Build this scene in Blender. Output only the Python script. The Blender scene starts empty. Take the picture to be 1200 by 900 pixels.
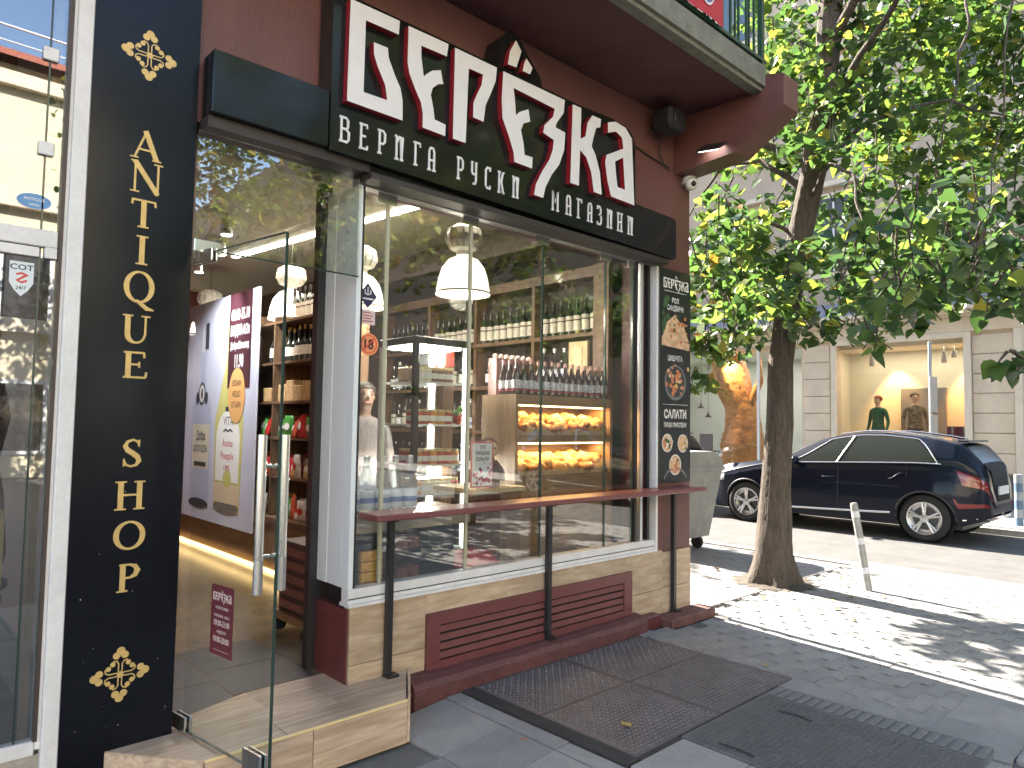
import bpy, bmesh, math, random
from math import sin, cos, pi, radians, sqrt, atan2
from mathutils import Vector, Matrix, Euler
from mathutils.geometry import tessellate_polygon
random.seed(7)
scene = bpy.context.scene
COL = scene.collection

# ------------------------------------------------------------------ camera
cd = bpy.data.cameras.new('camera')
cam = bpy.data.objects.new('camera', cd); COL.objects.link(cam)
cd.sensor_width = 36; cd.lens = 24.945; cd.clip_start = 0.05; cd.clip_end = 2000
R_CAM = [(0.729473, -0.050448, -0.682147), (-0.683833, -0.031145, -0.728973), (0.01553, 0.998241, -0.057217)]
cam.matrix_world = Matrix.Translation((0, 0, 1.55)) @ Matrix(R_CAM).to_4x4()
scene.camera = cam

# ------------------------------------------------------------------ world, sun, exposure
SUN_EL, SUN_AZ = radians(40), radians(6.5)          # azimuth from +Y towards +X
w = bpy.data.worlds.new('World'); scene.world = w; w.use_nodes = True
nt = w.node_tree; nt.nodes.clear()
sky = nt.nodes.new('ShaderNodeTexSky'); sky.sky_type = 'NISHITA'; sky.sun_disc = False
sky.sun_elevation = SUN_EL; sky.sun_rotation = SUN_AZ; sky.altitude = 500; sky.dust_density = 0.8
bg = nt.nodes.new('ShaderNodeBackground'); bg.inputs[1].default_value = 0.12
wo = nt.nodes.new('ShaderNodeOutputWorld')
nt.links.new(sky.outputs[0], bg.inputs[0]); nt.links.new(bg.outputs[0], wo.inputs[0])
sd = bpy.data.lights.new('sun', 'SUN'); sd.energy = 5.0; sd.angle = radians(0.5); sd.color = (1, 0.95, 0.87)
sun = bpy.data.objects.new('sun', sd); COL.objects.link(sun)
sv = Vector((sin(SUN_AZ) * cos(SUN_EL), cos(SUN_AZ) * cos(SUN_EL), sin(SUN_EL)))
sun.rotation_euler = sv.to_track_quat('Z', 'Y').to_euler()
sun.location = sv * 40
vs = scene.view_settings
vs.view_transform = 'Standard'; vs.look = 'None'; vs.exposure = 2.8; vs.gamma = 1
vs.use_white_balance = True; vs.white_balance_temperature = 6900     # balanced for open shade, as the photograph is
scene.cycles.use_denoising = True
scene.cycles.max_bounces = 10; scene.cycles.transparent_max_bounces = 24
scene.cycles.diffuse_bounces = 5; scene.cycles.glossy_bounces = 4
scene.cycles.sample_clamp_indirect = 6
scene.cycles.caustics_reflective = False; scene.cycles.caustics_refractive = False

# ------------------------------------------------------------------ materials
MATS = {}
def pm(name, col, rough=.5, metal=0., noise=None, bump=None, spec=.5, coat=0., emit=0., ecol=None, alpha=None, stretch=(1, 1, 1), noise2=None):
    if name in MATS: return MATS[name]
    m = bpy.data.materials.new(name); m.use_nodes = True
    n = m.node_tree; p = n.nodes['Principled BSDF']
    p.inputs['Base Color'].default_value = (*col, 1)
    p.inputs['Roughness'].default_value = rough; p.inputs['Metallic'].default_value = metal
    p.inputs['Specular IOR Level'].default_value = spec
    p.inputs['Coat Weight'].default_value = coat
    if emit:
        p.inputs['Emission Color'].default_value = (*(ecol or col), 1); p.inputs['Emission Strength'].default_value = emit
    if noise or bump:
        tc = n.nodes.new('ShaderNodeTexCoord'); mp = n.nodes.new('ShaderNodeMapping')
        mp.inputs['Scale'].default_value = stretch
        n.links.new(tc.outputs['Object'], mp.inputs[0])
    last = None
    for nn in (noise, noise2):
        if not nn: continue
        sc, amt = nn[0], nn[1]
        t = n.nodes.new('ShaderNodeTexNoise'); t.inputs['Scale'].default_value = sc; t.inputs['Detail'].default_value = 6; t.inputs['Roughness'].default_value = .6
        n.links.new(mp.outputs[0], t.inputs['Vector'])
        cr = n.nodes.new('ShaderNodeMapRange'); cr.inputs['From Min'].default_value = .28; cr.inputs['From Max'].default_value = .72
        cr.inputs['To Min'].default_value = 1 - amt; cr.inputs['To Max'].default_value = 1 + amt
        n.links.new(t.outputs['Fac'], cr.inputs['Value'])
        mx = n.nodes.new('ShaderNodeVectorMath'); mx.operation = 'SCALE'
        if last is None: mx.inputs[0].default_value = col
        else: n.links.new(last, mx.inputs[0])
        n.links.new(cr.outputs[0], mx.inputs['Scale']); last = mx.outputs[0]
    if last is not None: n.links.new(last, p.inputs['Base Color'])
    if bump:
        t2 = n.nodes.new('ShaderNodeTexNoise'); t2.inputs['Scale'].default_value = bump[0]; t2.inputs['Detail'].default_value = 5
        n.links.new(mp.outputs[0], t2.inputs['Vector'])
        b = n.nodes.new('ShaderNodeBump'); b.inputs['Strength'].default_value = bump[1]; b.inputs['Distance'].default_value = .02
        n.links.new(t2.outputs['Fac'], b.inputs['Height']); n.links.new(b.outputs[0], p.inputs['Normal'])
    MATS[name] = m; return m

def wood(name, c1, c2, stretch=(1.2, 14, 14), rough=.5, scale=3., knots=True):
    if name in MATS: return MATS[name]
    m = bpy.data.materials.new(name); m.use_nodes = True
    n = m.node_tree; p = n.nodes['Principled BSDF']; p.inputs['Roughness'].default_value = rough
    tc = n.nodes.new('ShaderNodeTexCoord'); mp = n.nodes.new('ShaderNodeMapping'); mp.inputs['Scale'].default_value = stretch
    oi = n.nodes.new('ShaderNodeObjectInfo'); ad = n.nodes.new('ShaderNodeVectorMath'); ad.operation = 'ADD'
    sc = n.nodes.new('ShaderNodeVectorMath'); sc.operation = 'SCALE'; sc.inputs[0].default_value = (7, 5, 3)
    n.links.new(oi.outputs['Random'], sc.inputs['Scale'])
    n.links.new(tc.outputs['Object'], ad.inputs[0]); n.links.new(sc.outputs[0], ad.inputs[1])
    n.links.new(ad.outputs[0], mp.inputs[0])
    t = n.nodes.new('ShaderNodeTexNoise'); t.inputs['Scale'].default_value = scale; t.inputs['Detail'].default_value = 7; t.inputs['Distortion'].default_value = .8
    n.links.new(mp.outputs[0], t.inputs['Vector'])
    t2 = n.nodes.new('ShaderNodeTexNoise'); t2.inputs['Scale'].default_value = 2.2; t2.inputs['Detail'].default_value = 3
    n.links.new(ad.outputs[0], t2.inputs['Vector'])
    r = n.nodes.new('ShaderNodeValToRGB'); r.color_ramp.elements[0].position = .32; r.color_ramp.elements[1].position = .68
    r.color_ramp.elements[0].color = (*c1, 1); r.color_ramp.elements[1].color = (*c2, 1)
    n.links.new(t.outputs['Fac'], r.inputs[0])
    mr = n.nodes.new('ShaderNodeMapRange'); mr.inputs['From Min'].default_value = .3; mr.inputs['From Max'].default_value = .7; mr.inputs['To Min'].default_value = .78; mr.inputs['To Max'].default_value = 1.12
    n.links.new(t2.outputs['Fac'], mr.inputs[0])
    mx = n.nodes.new('ShaderNodeVectorMath'); mx.operation = 'SCALE'
    n.links.new(r.outputs[0], mx.inputs[0]); n.links.new(mr.outputs[0], mx.inputs['Scale'])
    n.links.new(mx.outputs[0], p.inputs['Base Color'])
    b = n.nodes.new('ShaderNodeBump'); b.inputs['Strength'].default_value = .15; b.inputs['Distance'].default_value = .01
    n.links.new(t.outputs['Fac'], b.inputs['Height']); n.links.new(b.outputs[0], p.inputs['Normal'])
    MATS[name] = m; return m

def glass(name, tint=(.93, .95, .94), k=.9, base=.04, rough=0.):
    if name in MATS: return MATS[name]
    m = bpy.data.materials.new(name); m.use_nodes = True
    n = m.node_tree; n.nodes.clear()
    o = n.nodes.new('ShaderNodeOutputMaterial'); mx = n.nodes.new('ShaderNodeMixShader')
    tr = n.nodes.new('ShaderNodeBsdfTransparent'); tr.inputs[0].default_value = (*tint, 1)
    gl = n.nodes.new('ShaderNodeBsdfGlossy'); gl.inputs['Roughness'].default_value = rough; gl.inputs[0].default_value = (1, 1, 1, 1)
    fr = n.nodes.new('ShaderNodeLayerWeight'); fr.inputs[0].default_value = .5
    pw_ = n.nodes.new('ShaderNodeMath'); pw_.operation = 'POWER'; pw_.inputs[1].default_value = 5
    ma = n.nodes.new('ShaderNodeMath'); ma.operation = 'MULTIPLY_ADD'; ma.use_clamp = True
    ma.inputs[1].default_value = k; ma.inputs[2].default_value = base
    n.links.new(fr.outputs['Facing'], pw_.inputs[0]); n.links.new(pw_.outputs[0], ma.inputs[0]); n.links.new(ma.outputs[0], mx.inputs[0])
    n.links.new(tr.outputs[0], mx.inputs[1]); n.links.new(gl.outputs[0], mx.inputs[2]); n.links.new(mx.outputs[0], o.inputs[0])
    MATS[name] = m; return m

def emis(name, col, s):
    if name in MATS: return MATS[name]
    m = bpy.data.materials.new(name); m.use_nodes = True
    n = m.node_tree; n.nodes.clear()
    o = n.nodes.new('ShaderNodeOutputMaterial'); e = n.nodes.new('ShaderNodeEmission')
    e.inputs[0].default_value = (*col, 1); e.inputs[1].default_value = s
    n.links.new(e.outputs[0], o.inputs[0]); MATS[name] = m; return m

# ------------------------------------------------------------------ mesh builder
class B:
    def __init__(s): s.v = []; s.f = []; s.m = []; s.sm = []
    def add(s, vs, fs, mi=0, smooth=False):
        o = len(s.v); s.v += [tuple(map(float, p)) for p in vs]
        for f in fs:
            s.f.append([i + o for i in f]); s.m.append(mi); s.sm.append(smooth)
        return s
    def box(s, x0, x1, y0, y1, z0, z1, mi=0, bev=0.):
        if bev > 0: return s.bbox(x0, x1, y0, y1, z0, z1, mi, bev)
        return s.add([(x0, y0, z0), (x1, y0, z0), (x1, y1, z0), (x0, y1, z0), (x0, y0, z1), (x1, y0, z1), (x1, y1, z1), (x0, y1, z1)],
                     [(0, 3, 2, 1), (4, 5, 6, 7), (0, 1, 5, 4), (1, 2, 6, 5), (2, 3, 7, 6), (3, 0, 4, 7)], mi)
    def bbox(s, x0, x1, y0, y1, z0, z1, mi, b):
        bm = bmesh.new(); bmesh.ops.create_cube(bm, size=1)
        for v in bm.verts: v.co = Vector(((x0 + x1) / 2 + v.co.x * (x1 - x0), (y0 + y1) / 2 + v.co.y * (y1 - y0), (z0 + z1) / 2 + v.co.z * (z1 - z0)))
        bmesh.ops.bevel(bm, geom=list(bm.edges), offset=b, segments=1, affect='EDGES', profile=.5)
        bm.verts.index_update(); s.add([v.co[:] for v in bm.verts], [[v.index for v in f.verts] for f in bm.faces], mi); bm.free(); return s
    def quad(s, a, b, c, d, mi=0): return s.add([a, b, c, d], [(0, 1, 2, 3)], mi)
    def prism(s, loops, d0, d1, P, mi=0, ms=None, back=True):
        """loops: outer + holes of 2D points; P(u,v,d) -> 3D; front cap at d0"""
        ms = mi if ms is None else ms
        tri = tessellate_polygon([[Vector((u, v, 0)) for u, v in L] for L in loops])
        flat = [p for L in loops for p in L]; n = len(flat)
        A = sum(flat_a(L) for L in loops[:1])
        def ori(t):
            a, b, c = (flat[i] for i in t)
            return t if (b[0] - a[0]) * (c[1] - a[1]) - (b[1] - a[1]) * (c[0] - a[0]) > 0 else t[::-1]
        tri = [ori(tuple(t)) for t in tri]
        s.add([P(u, v, d0) for u, v in flat], tri, mi)
        if back: s.add([P(u, v, d1) for u, v in flat], [t[::-1] for t in tri], ms)
        k = 0
        for L in loops:
            m = len(L); cc = flat_a(L) > 0
            if L is not loops[0]: cc = not cc
            vs = [P(u, v, d0) for u, v in L] + [P(u, v, d1) for u, v in L]
            fs = []
            for i in range(m):
                j = (i + 1) % m
                fs.append((j, i, i + m, j + m) if cc else (i, j, j + m, i + m))
            s.add(vs, fs, ms); k += m
        return s
    def tube(s, pts, r, n=8, mi=0, cap=True, smooth=True):
        pts = [Vector(p) for p in pts]
        rs = r if isinstance(r, (list, tuple)) else [r] * len(pts)
        vs = []; up = None
        for i, p in enumerate(pts):
            t = (pts[min(i + 1, len(pts) - 1)] - pts[max(i - 1, 0)]).normalized()
            if up is None:
                up = Vector((0, 0, 1)) if abs(t.z) < .9 else Vector((1, 0, 0))
            a = up - t * up.dot(t); a.normalize(); up = a; b = t.cross(a)
            for k in range(n):
                q = 2 * pi * k / n; vs.append(p + (a * cos(q) + b * sin(q)) * rs[i])
        fs = []
        for i in range(len(pts) - 1):
            for k in range(n):
                k2 = (k + 1) % n; fs.append((i * n + k, i * n + k2, (i + 1) * n + k2, (i + 1) * n + k))
        s.add(vs, fs, mi, smooth)
        if cap:
            m = len(pts) - 1
            s.add(vs[:n], [tuple(range(n))[::-1]], mi); s.add(vs[m * n:], [tuple(range(n))], mi)
        return s
    def cyl(s, p0, p1, r0, r1=None, n=16, mi=0, smooth=True): return s.tube([p0, p1], [r0, r0 if r1 is None else r1], n, mi, True, smooth)
    def lathe(s, prof, c=(0, 0, 0), n=20, mi=0, axis='z', smooth=True, mis=None):
        c = Vector(c); vs = []
        def pt(r, h, q):
            if axis == 'z': return c + Vector((r * cos(q), r * sin(q), h))
            if axis == 'x': return c + Vector((h, r * cos(q), r * sin(q)))
            return c + Vector((r * sin(q), h, r * cos(q)))
        for r, h in prof:
            for k in range(n): vs.append(pt(r, h, 2 * pi * k / n))
        for i in range(len(prof) - 1):
            fs = []
            for k in range(n):
                k2 = (k + 1) % n; fs.append((i * n + k, i * n + k2, (i + 1) * n + k2, (i + 1) * n + k))
            s.add(vs[i * n:(i + 2) * n], [tuple(x - i * n for x in f) for f in fs], mis[i] if mis else mi, smooth)
        return s
    def ball(s, c, r, n=12, m=8, mi=0, sc=(1, 1, 1)):
        vs = []; fs = []
        for i in range(m + 1):
            t = pi * i / m
            for k in range(n):
                q = 2 * pi * k / n; vs.append((c[0] + r * sc[0] * sin(t) * cos(q), c[1] + r * sc[1] * sin(t) * sin(q), c[2] - r * sc[2] * cos(t)))
        for i in range(m):
            for k in range(n):
                k2 = (k + 1) % n; fs.append((i * n + k, i * n + k2, (i + 1) * n + k2, (i + 1) * n + k))
        return s.add(vs, fs, mi, True)
    def disc(s, c, r, P, d, n=14, mi=0, sx=1, sz=1):
        return s.add([P(c[0] + r * sx * cos(2 * pi * k / n), c[1] + r * sz * sin(2 * pi * k / n), d) for k in range(n)], [tuple(range(n))], mi)
    def poly(s, pts, P, d, mi=0):
        tri = tessellate_polygon([[Vector((u, v, 0)) for u, v in pts]])
        out = []
        for t in tri:
            a, b, c = (pts[i] for i in t)
            out.append(tuple(t) if (b[0] - a[0]) * (c[1] - a[1]) - (b[1] - a[1]) * (c[0] - a[0]) > 0 else tuple(t)[::-1])
        return s.add([P(u, v, d) for u, v in pts], out, mi)
    def ribbon(s, pts, ws, P, d0, d1, mi=0, closed=False):
        """2D stroke of varying width as a thin solid"""
        n = len(pts); ws = ws if isinstance(ws, (list, tuple)) else [ws] * n
        L = []; Rr = []
        for i in range(n):
            a = pts[(i - 1) % n] if (closed or i > 0) else pts[i]; b = pts[(i + 1) % n] if (closed or i < n - 1) else pts[i]
            dx, dy = b[0] - a[0], b[1] - a[1]; l = sqrt(dx * dx + dy * dy) or 1; nx, ny = -dy / l, dx / l
            k = 1.
            if closed or 0 < i < n - 1:
                d1x, d1y = pts[i][0] - a[0], pts[i][1] - a[1]; l1 = sqrt(d1x * d1x + d1y * d1y) or 1
                k = 1 / max(.45, abs(nx * -d1y / l1 + ny * d1x / l1))
            h = ws[i] / 2 * k
            L.append((pts[i][0] + nx * h, pts[i][1] + ny * h)); Rr.append((pts[i][0] - nx * h, pts[i][1] - ny * h))
        m = n if closed else n - 1
        vs = [P(*p, d0) for p in L] + [P(*p, d0) for p in Rr] + [P(*p, d1) for p in L] + [P(*p, d1) for p in Rr]
        fs = []
        for i in range(m):
            j = (i + 1) % n
            fs += [(n + i, n + j, j, i), (i, j, 2 * n + j, 2 * n + i), (n + j, n + i, 3 * n + i, 3 * n + j)]
        if not closed: fs += [(0, 2 * n, 3 * n, n), (n - 1, 2 * n - 1, 4 * n - 1, 3 * n - 1)]
        return s.add(vs, fs, mi)
    def mesh(s, name, mats, off=(0, 0, 0)):
        me = bpy.data.meshes.new(name)
        me.from_pydata([(x - off[0], y - off[1], z - off[2]) for x, y, z in s.v], [], s.f)
        for m in (mats if isinstance(mats, (list, tuple)) else [mats]): me.materials.append(m)
        me.polygons.foreach_set('material_index', s.m); me.polygons.foreach_set('use_smooth', s.sm)
        me.update(); return me
    def build(s, name, mats, parent=None, kind=None):
        off = OFF.get(parent.name, (0, 0, 0)) if parent else (0, 0, 0)
        o = bpy.data.objects.new(name, s.mesh(name, mats, off)); COL.objects.link(o)
        if parent: o.parent = parent; OFF[o.name] = off
        if kind: o['kind'] = kind
        return o
def flat_a(L): return sum(L[i][0] * L[(i + 1) % len(L)][1] - L[(i + 1) % len(L)][0] * L[i][1] for i in range(len(L))) / 2
OFF = {}
def PXZ(u, v, d): return (u, d, v)                 # the facade plane, d = Y
def tag(o, label, cat, group=None):
    o['label'] = label; o['category'] = cat
    if group: o['group'] = group
    return o
def thing(name, label, cat, loc=(0, 0, 0), group=None, rz=0):
    o = bpy.data.objects.new(name, None); COL.objects.link(o); o.location = loc; o.rotation_euler = (0, 0, rz)
    o.empty_display_size = .1; OFF[o.name] = tuple(loc); return tag(o, label, cat, group)
def struct(b, name, mats):
    return b.build(name, mats, None, 'structure')
def solo(b, name, mats, label, cat, loc=(0, 0, 0), group=None):    # a thing that is one mesh, origin at its base
    o = bpy.data.objects.new(name, b.mesh(name, mats, loc)); COL.objects.link(o); o.location = loc
    return tag(o, label, cat, group)
def dup(root, loc, rz=None, label=None, scale=None):
    c = root.copy(); COL.objects.link(c); c.location = loc
    if rz is not None: c.rotation_euler = (0, 0, rz)
    if label: c['label'] = label
    if scale: c.scale = (scale,) * 3 if not isinstance(scale, tuple) else scale
    for ch in list(root.children):
        d = ch.copy(); COL.objects.link(d); d.parent = c
        for g in ch.children:
            e = g.copy(); COL.objects.link(e); e.parent = d
    return c
def inst(o, parent, loc, rot=None, name=None):                      # a repeat piece that shares its mesh
    c = bpy.data.objects.new(name or o.name.split('.')[0], o if isinstance(o, bpy.types.Mesh) else o.data); COL.objects.link(c)
    c.parent = parent; c.location = loc
    if rot: c.rotation_euler = rot
    return c
# ---- flat lettering with Blender's own font
TXT = {}
def text_geo(s, bold=0.):
    k = (s, bold)
    if k not in TXT:
        c = bpy.data.curves.new('t', 'FONT'); c.body = s; c.resolution_u = 2; c.offset = bold
        o = bpy.data.objects.new('t', c); COL.objects.link(o); bpy.context.view_layer.update()
        me = o.to_mesh(); v = [(p.co.x, p.co.y) for p in me.vertices]; f = [tuple(p.vertices) for p in me.polygons]
        o.to_mesh_clear(); bpy.data.objects.remove(o); bpy.data.curves.remove(c)
        TXT[k] = (v, f)
    return TXT[k]
def text(b, s, u, v, h, P, d, mi=0, sx=1., bold=0.012, width=None):
    """text centred on u, baseline v, cap height h"""
    vs, fs = text_geo(s, bold); x0 = min(p[0] for p in vs); x1 = max(p[0] for p in vs)
    k = h / .70; kx = k * sx
    if width: kx = width / (x1 - x0)
    b.add([P(u + (x - (x0 + x1) / 2) * kx, v + y * k, d) for x, y in vs], fs, mi)

# ------------------------------------------------------------------ shared materials
MAROON = pm('maroon_paint', (.122, .050, .046), .5, noise=(1.6, .14), noise2=(9, .07), bump=(60, .12), stretch=(2.2, 2.2, .7))
MAROON_D = pm('maroon_trim', (.105, .027, .028), .42, noise=(9, .25), noise2=(70, .08))
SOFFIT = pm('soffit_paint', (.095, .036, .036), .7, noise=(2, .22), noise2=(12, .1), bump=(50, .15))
BLACKG = pm('black_gloss', (.010, .011, .011), .10, spec=.4, noise=(3, .2))
BLACKM = pm('black_metal', (.018, .018, .02), .42)
NAVY = pm('navy_panel', (.006, .007, .0105), .17, spec=.22, noise=(2, .25), noise2=(14, .15), bump=(3, .05))
GOLD = pm('gold_paint', (.60, .42, .16), .42, metal=.25, noise=(30, .12))
GOLDD = pm('gold_line_dark', (.02, .018, .015), .5)
WHITEP = pm('white_letter', (.66, .65, .66), .45, noise=(8, .04))
REDS = pm('red_letter_side', (.26, .012, .02), .4)
ALU = pm('aluminium', (.62, .65, .68), .38, metal=.75, noise=(25, .08), stretch=(8, 8, .5))
ALUW = pm('white_frame_paint', (.64, .64, .65), .45, noise=(6, .08), noise2=(50, .06))
STEEL = pm('brushed_steel', (.70, .69, .67), .22, metal=1., noise=(40, .06))
CLADW = wood('cladding_wood', (.37, .265, .175), (.53, .415, .30), (1.3, 9, 9), .5)
STEPW = wood('step_wood', (.36, .25, .17), (.55, .42, .31), (1.0, 11, 11), .5)
SHELFW = wood('shelf_wood', (.10, .052, .028), (.19, .11, .06), (9, 1.0, 9), .5)
SHELFV = wood('shelf_wood_upright', (.11, .057, .03), (.20, .118, .064), (9, 9, .9), .5)
OAKV = wood('display_oak', (.21, .12, .058), (.34, .215, .115), (9, 9, 1.0), .5)
OAKH = wood('display_oak_flat', (.21, .12, .058), (.34, .215, .115), (1.0, 9, 9), .5)
PANE = glass('window_glass', (.94, .96, .95), .9, .12)
DOORG = glass('door_glass', (.95, .97, .96), .35, .01)
GEDGE = pm('glass_edge', (.022, .045, .036), .2, spec=.6)
SEAL = pm('pane_seal', (.40, .39, .29), .4)
CONC = pm('concrete_edge', (.18, .18, .145), .9, noise=(14, .25), noise2=(120, .3), bump=(150, .5))
CREAM = pm('shop_ceiling', (.34, .30, .245), .8, noise=(3, .04))
DARKT = pm('dark_tile', (.06, .06, .062), .35, noise=(5, .3), noise2=(60, .15))
FLOORY = pm('shop_floor', (.15, .115, .07), .22, noise=(4, .25))
PLASTER = pm('upper_plaster', (.42, .36, .30), .85, noise=(2, .1))

# ------------------------------------------------------------------ shop building
bld = thing('corner_building', 'maroon corner building with balcony, wood clad base and a shop on its ground floor', 'building', (3, 3.4, 0))
WY = 3.40
b = B()                                            # front wall above the shop window, and the wall over the pillar
b.box(.62, 5.27, WY + .004, WY + .35, 2.95, 4.158); b.box(-6, .6199, WY + .03, WY + .35, 4.12, 4.158)
b.build('front_wall', MAROON, bld)
b = B(); b.box(-8, 5.27, WY, WY + .35, 4.30, 17); b.build('upper_wall', PLASTER, bld)
b = B(); b.box(-8, 5.255, WY + .36, 22, 3.7, 16.9); b.build('upper_storeys', PLASTER, bld)
b = B(); b.box(4.78, 5.27, WY, WY + .35, .545, 2.948, 0); b.build('corner_pier', MAROON, bld)
b = B(); b.box(5.0, 5.268, WY + .352, 22, -.02, 3.698); b.build('side_wall', MAROON, bld)
b = B(); b.tube([(5.445, 4.2, 0), (5.445, 4.2, 16)], .032, 10); b.build('downpipe', BLACKM, bld)
# upper windows of the front (seen only in reflections and from the side)
for z in (5.2, 8.3, 11.4, 14.3):
    for x in (-4, -1.6, .8, 3.2):
        b = B(); b.box(x - .55, x + .55, WY - .03, WY - .002, z, z + 1.7); f = b.build('window', ALUW, bld)
        b = B(); b.box(x - .48, x + .48, WY - .04, WY - .031, z + .07, z + 1.63); b.build('pane', pm('far_pane', (.03, .035, .04), .05), f)
# wood look cladding tiles of the base
me = None
xs = [2.012, 2.52, 3.16, 3.80, 4.45, 4.86, 5.268]
for i in range(6):
    for (z0, z1) in ((-.06, .252), (.255, .558 if i < 5 else .542)):
        B().box(xs[i] + .0008, xs[i + 1] - .0008, WY - .012, WY + .05, z0, z1 - .0015).build('cladding_tile', CLADW, bld)
B().box(2.014, 5.262, WY - .004, WY + .34, -.06, .54).build('base_core', MAROON_D, bld)
# plinth with a rounded nose
b = B(); prof = [(3.39, .125), (3.33, .118), (3.285, .10), (3.268, .07), (3.262, -.08), (3.39, -.08)]
n = 26; vs = []
for i in range(n + 1):
    x = 2.36 + (4.50 - 2.36) * i / n; j = .0022 * sin(i * 1.1) + .0012 * sin(i * 4.1)
    for (y, z) in prof: vs.append((x, y + (j if y < 3.36 else 0), z + (j * .7 if z > 0 else 0)))
m = len(prof); fs = []
for i in range(n):
    for k in range(m): fs.append((i * m + k, i * m + (k + 1) % m, (i + 1) * m + (k + 1) % m, (i + 1) * m + k))
fs = [f[::-1] for f in fs] + [tuple(range(m)), tuple(range(n * m, n * m + m))[::-1]]
b.add(vs, fs, 0, False)
b.build('plinth', pm('plinth_paint', (.10, .036, .035), .55, noise=(7, .3), noise2=(45, .25), bump=(40, .4)), bld)
B().box(4.51, 4.72, 3.30, 3.387, -.02, .095, 0, .012).build('plinth_end', MAROON_D, bld)
# low block at the corner
b = B(); b.box(4.74, 5.36, 3.20, 3.386, -.02, .062, 0, .012); b.build('corner_block', pm('block_paint', (.13, .055, .05), .7, noise=(9, .4), noise2=(50, .2)), bld)
# return wall between door and window
b = B(); b.box(2.0, 2.011, WY + .002, 3.74, .15, .548); b.build('door_return', MAROON_D, bld)
B().box(1.955, 2.03, 3.741, 3.80, .15, 2.94).build('door_jamb', BLACKM, bld)
# balcony
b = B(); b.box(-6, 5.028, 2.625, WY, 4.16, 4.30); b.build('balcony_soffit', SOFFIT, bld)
b = B(); b.box(-6, 5.04, 2.574, 2.624, 4.175, 4.335); b.box(-6, 5.045, 2.60, 2.68, 4.142, 4.174); b.build('balcony_edge', CONC, bld)
brk = [(3.398, 3.70), (2.835, 3.735), (2.43, 3.998), (2.43, 4.235), (2.66, 4.30), (3.398, 4.30)]
b = B(); b.prism([brk[::-1]], 5.03, 5.27, lambda u, v, d: (d, u, v)); b.build('balcony_bracket', pm('bracket_paint', (.115, .044, .037), .5, noise=(6, .18), noise2=(60, .1)), bld)
GREEN = pm('railing_green', (.012, .055, .03), .4)
rl = B(); rl.box(-6, 5.06, 2.582, 2.625, 4.372, 4.398); rl.box(-6, 5.06, 2.582, 2.625, 5.30, 5.34)
for x in (-4, -1.5, 1, 3.4, 5.02): rl.box(x - .02, x + .02, 2.585, 2.622, 4.336, 5.30)
rail = rl.build('balcony_railing', GREEN, bld)
bal = B().box(-.008, .008, -.008, .008, 4.399, 5.299).mesh('baluster', GREEN)
for i in range(70):
    x = 5.0 - i * .115 + .02
    if min(abs(x - q) for q in (-4, -1.5, 1, 3.4, 5.02)) < .04: continue
    inst(bal, rail, (x - 3, 2.602 - 3.4, 0))
for i, y in enumerate((2.72, 2.84, 2.96, 3.08, 3.2)): inst(bal, rail, (2.045, y - 3.4, 0))
# interior shell
b = B(); b.box(1.1, 4.99, 3.52, 10.3, .02, .158); b.build('shop_floor', FLOORY, bld)
for (x0, x1, y0, y1) in ((1.14, 1.50, 3.50, 3.9), (1.505, 1.96, 3.64, 4.05), (1.96, 2.45, 3.78, 4.25), (1.14, 1.50, 3.905, 4.4), (1.505, 1.955, 4.055, 4.5)):
    B().box(x0, x1 - .004, y0, y1 - .004, .10, .1595).build('floor_tile', DARKT, bld)
b = B(); b.box(.9, 4.99, 3.76, 10.3, 3.35, 3.45); b.build('shop_ceiling', CREAM, bld)
b = B(); b.box(.9, 4.99, 10.3, 10.4, .1, 3.4); b.box(.9, 1.0, 3.76, 10.3, .1, 3.4); b.build('inner_wall', pm('inner_maroon', (.17, .055, .045), .7, noise=(3, .12)), bld)
b = B(); b.box(4.86, 4.985, 3.76, 10.3, .16, 3.349); b.build('right_inner_wall', pm('inner_brown', (.05, .036, .027), .7, noise=(3, .15)), bld)
B().box(4.30, 4.62, 3.80, 10.2, 3.10, 3.348).build('ceiling_beam', pm('beam_brown', (.06, .035, .025), .6, noise=(5, .2)), bld)

# ------------------------------------------------------------------ shop window
win = thing('shop_window', 'wide shop window of folding glass panes on a white sill under the sign', 'window', (3.4, 3.42, .56))
b = B(); b.box(2.0, 4.775, 3.372, 3.48, .5605, .578); b.box(2.0, 4.775, 3.39, 3.46, .5785, .655); b.build('sill', ALUW, win)
b = B(); b.box(2.0, 4.775, 3.388, 3.389, .600, .606); b.build('sill_groove', BLACKM, win)
b = B(); b.box(2.0, 4.775, 3.40, 3.465, 2.86, 2.945); b.build('top_rail', pm('grey_rail', (.30, .31, .31), .4, metal=.5), win)
b = B()
for (x0, x1, y0, y1) in ((2.0, 2.028, 3.395, 3.47), (2.0, 2.02, 3.471, 3.53), (2.003, 2.025, 3.535, 3.63), (2.0, 2.02, 3.635, 3.739)): b.box(x0, x1, y0, y1, .6562, 2.86)
b.build('side_profile', pm('pale_aluminium', (.66, .71, .73), .35, noise=(25, .06), stretch=(8, 8, .5)), win)
b = B(); b.box(2.029, 2.044, 3.40, 3.455, .656, 2.86); b.build('side_seal', BLACKM, win)
jx = [2.046, 2.212, 2.832, 3.482, 4.165, 4.50]
for i in range(5):
    b = B(); b.box(jx[i] + .003, jx[i + 1] - .003, 3.424, 3.434, .656, 2.858)
    p = b.build('pane', PANE, win)
for i in range(1, 6):
    wd = .010 if i in (1, 2) else .005
    B().box(jx[i] - wd, jx[i] + wd, 3.420, 3.438, .656, 2.858).build('pane_joint', SEAL if i < 3 else GEDGE, win)
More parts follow.
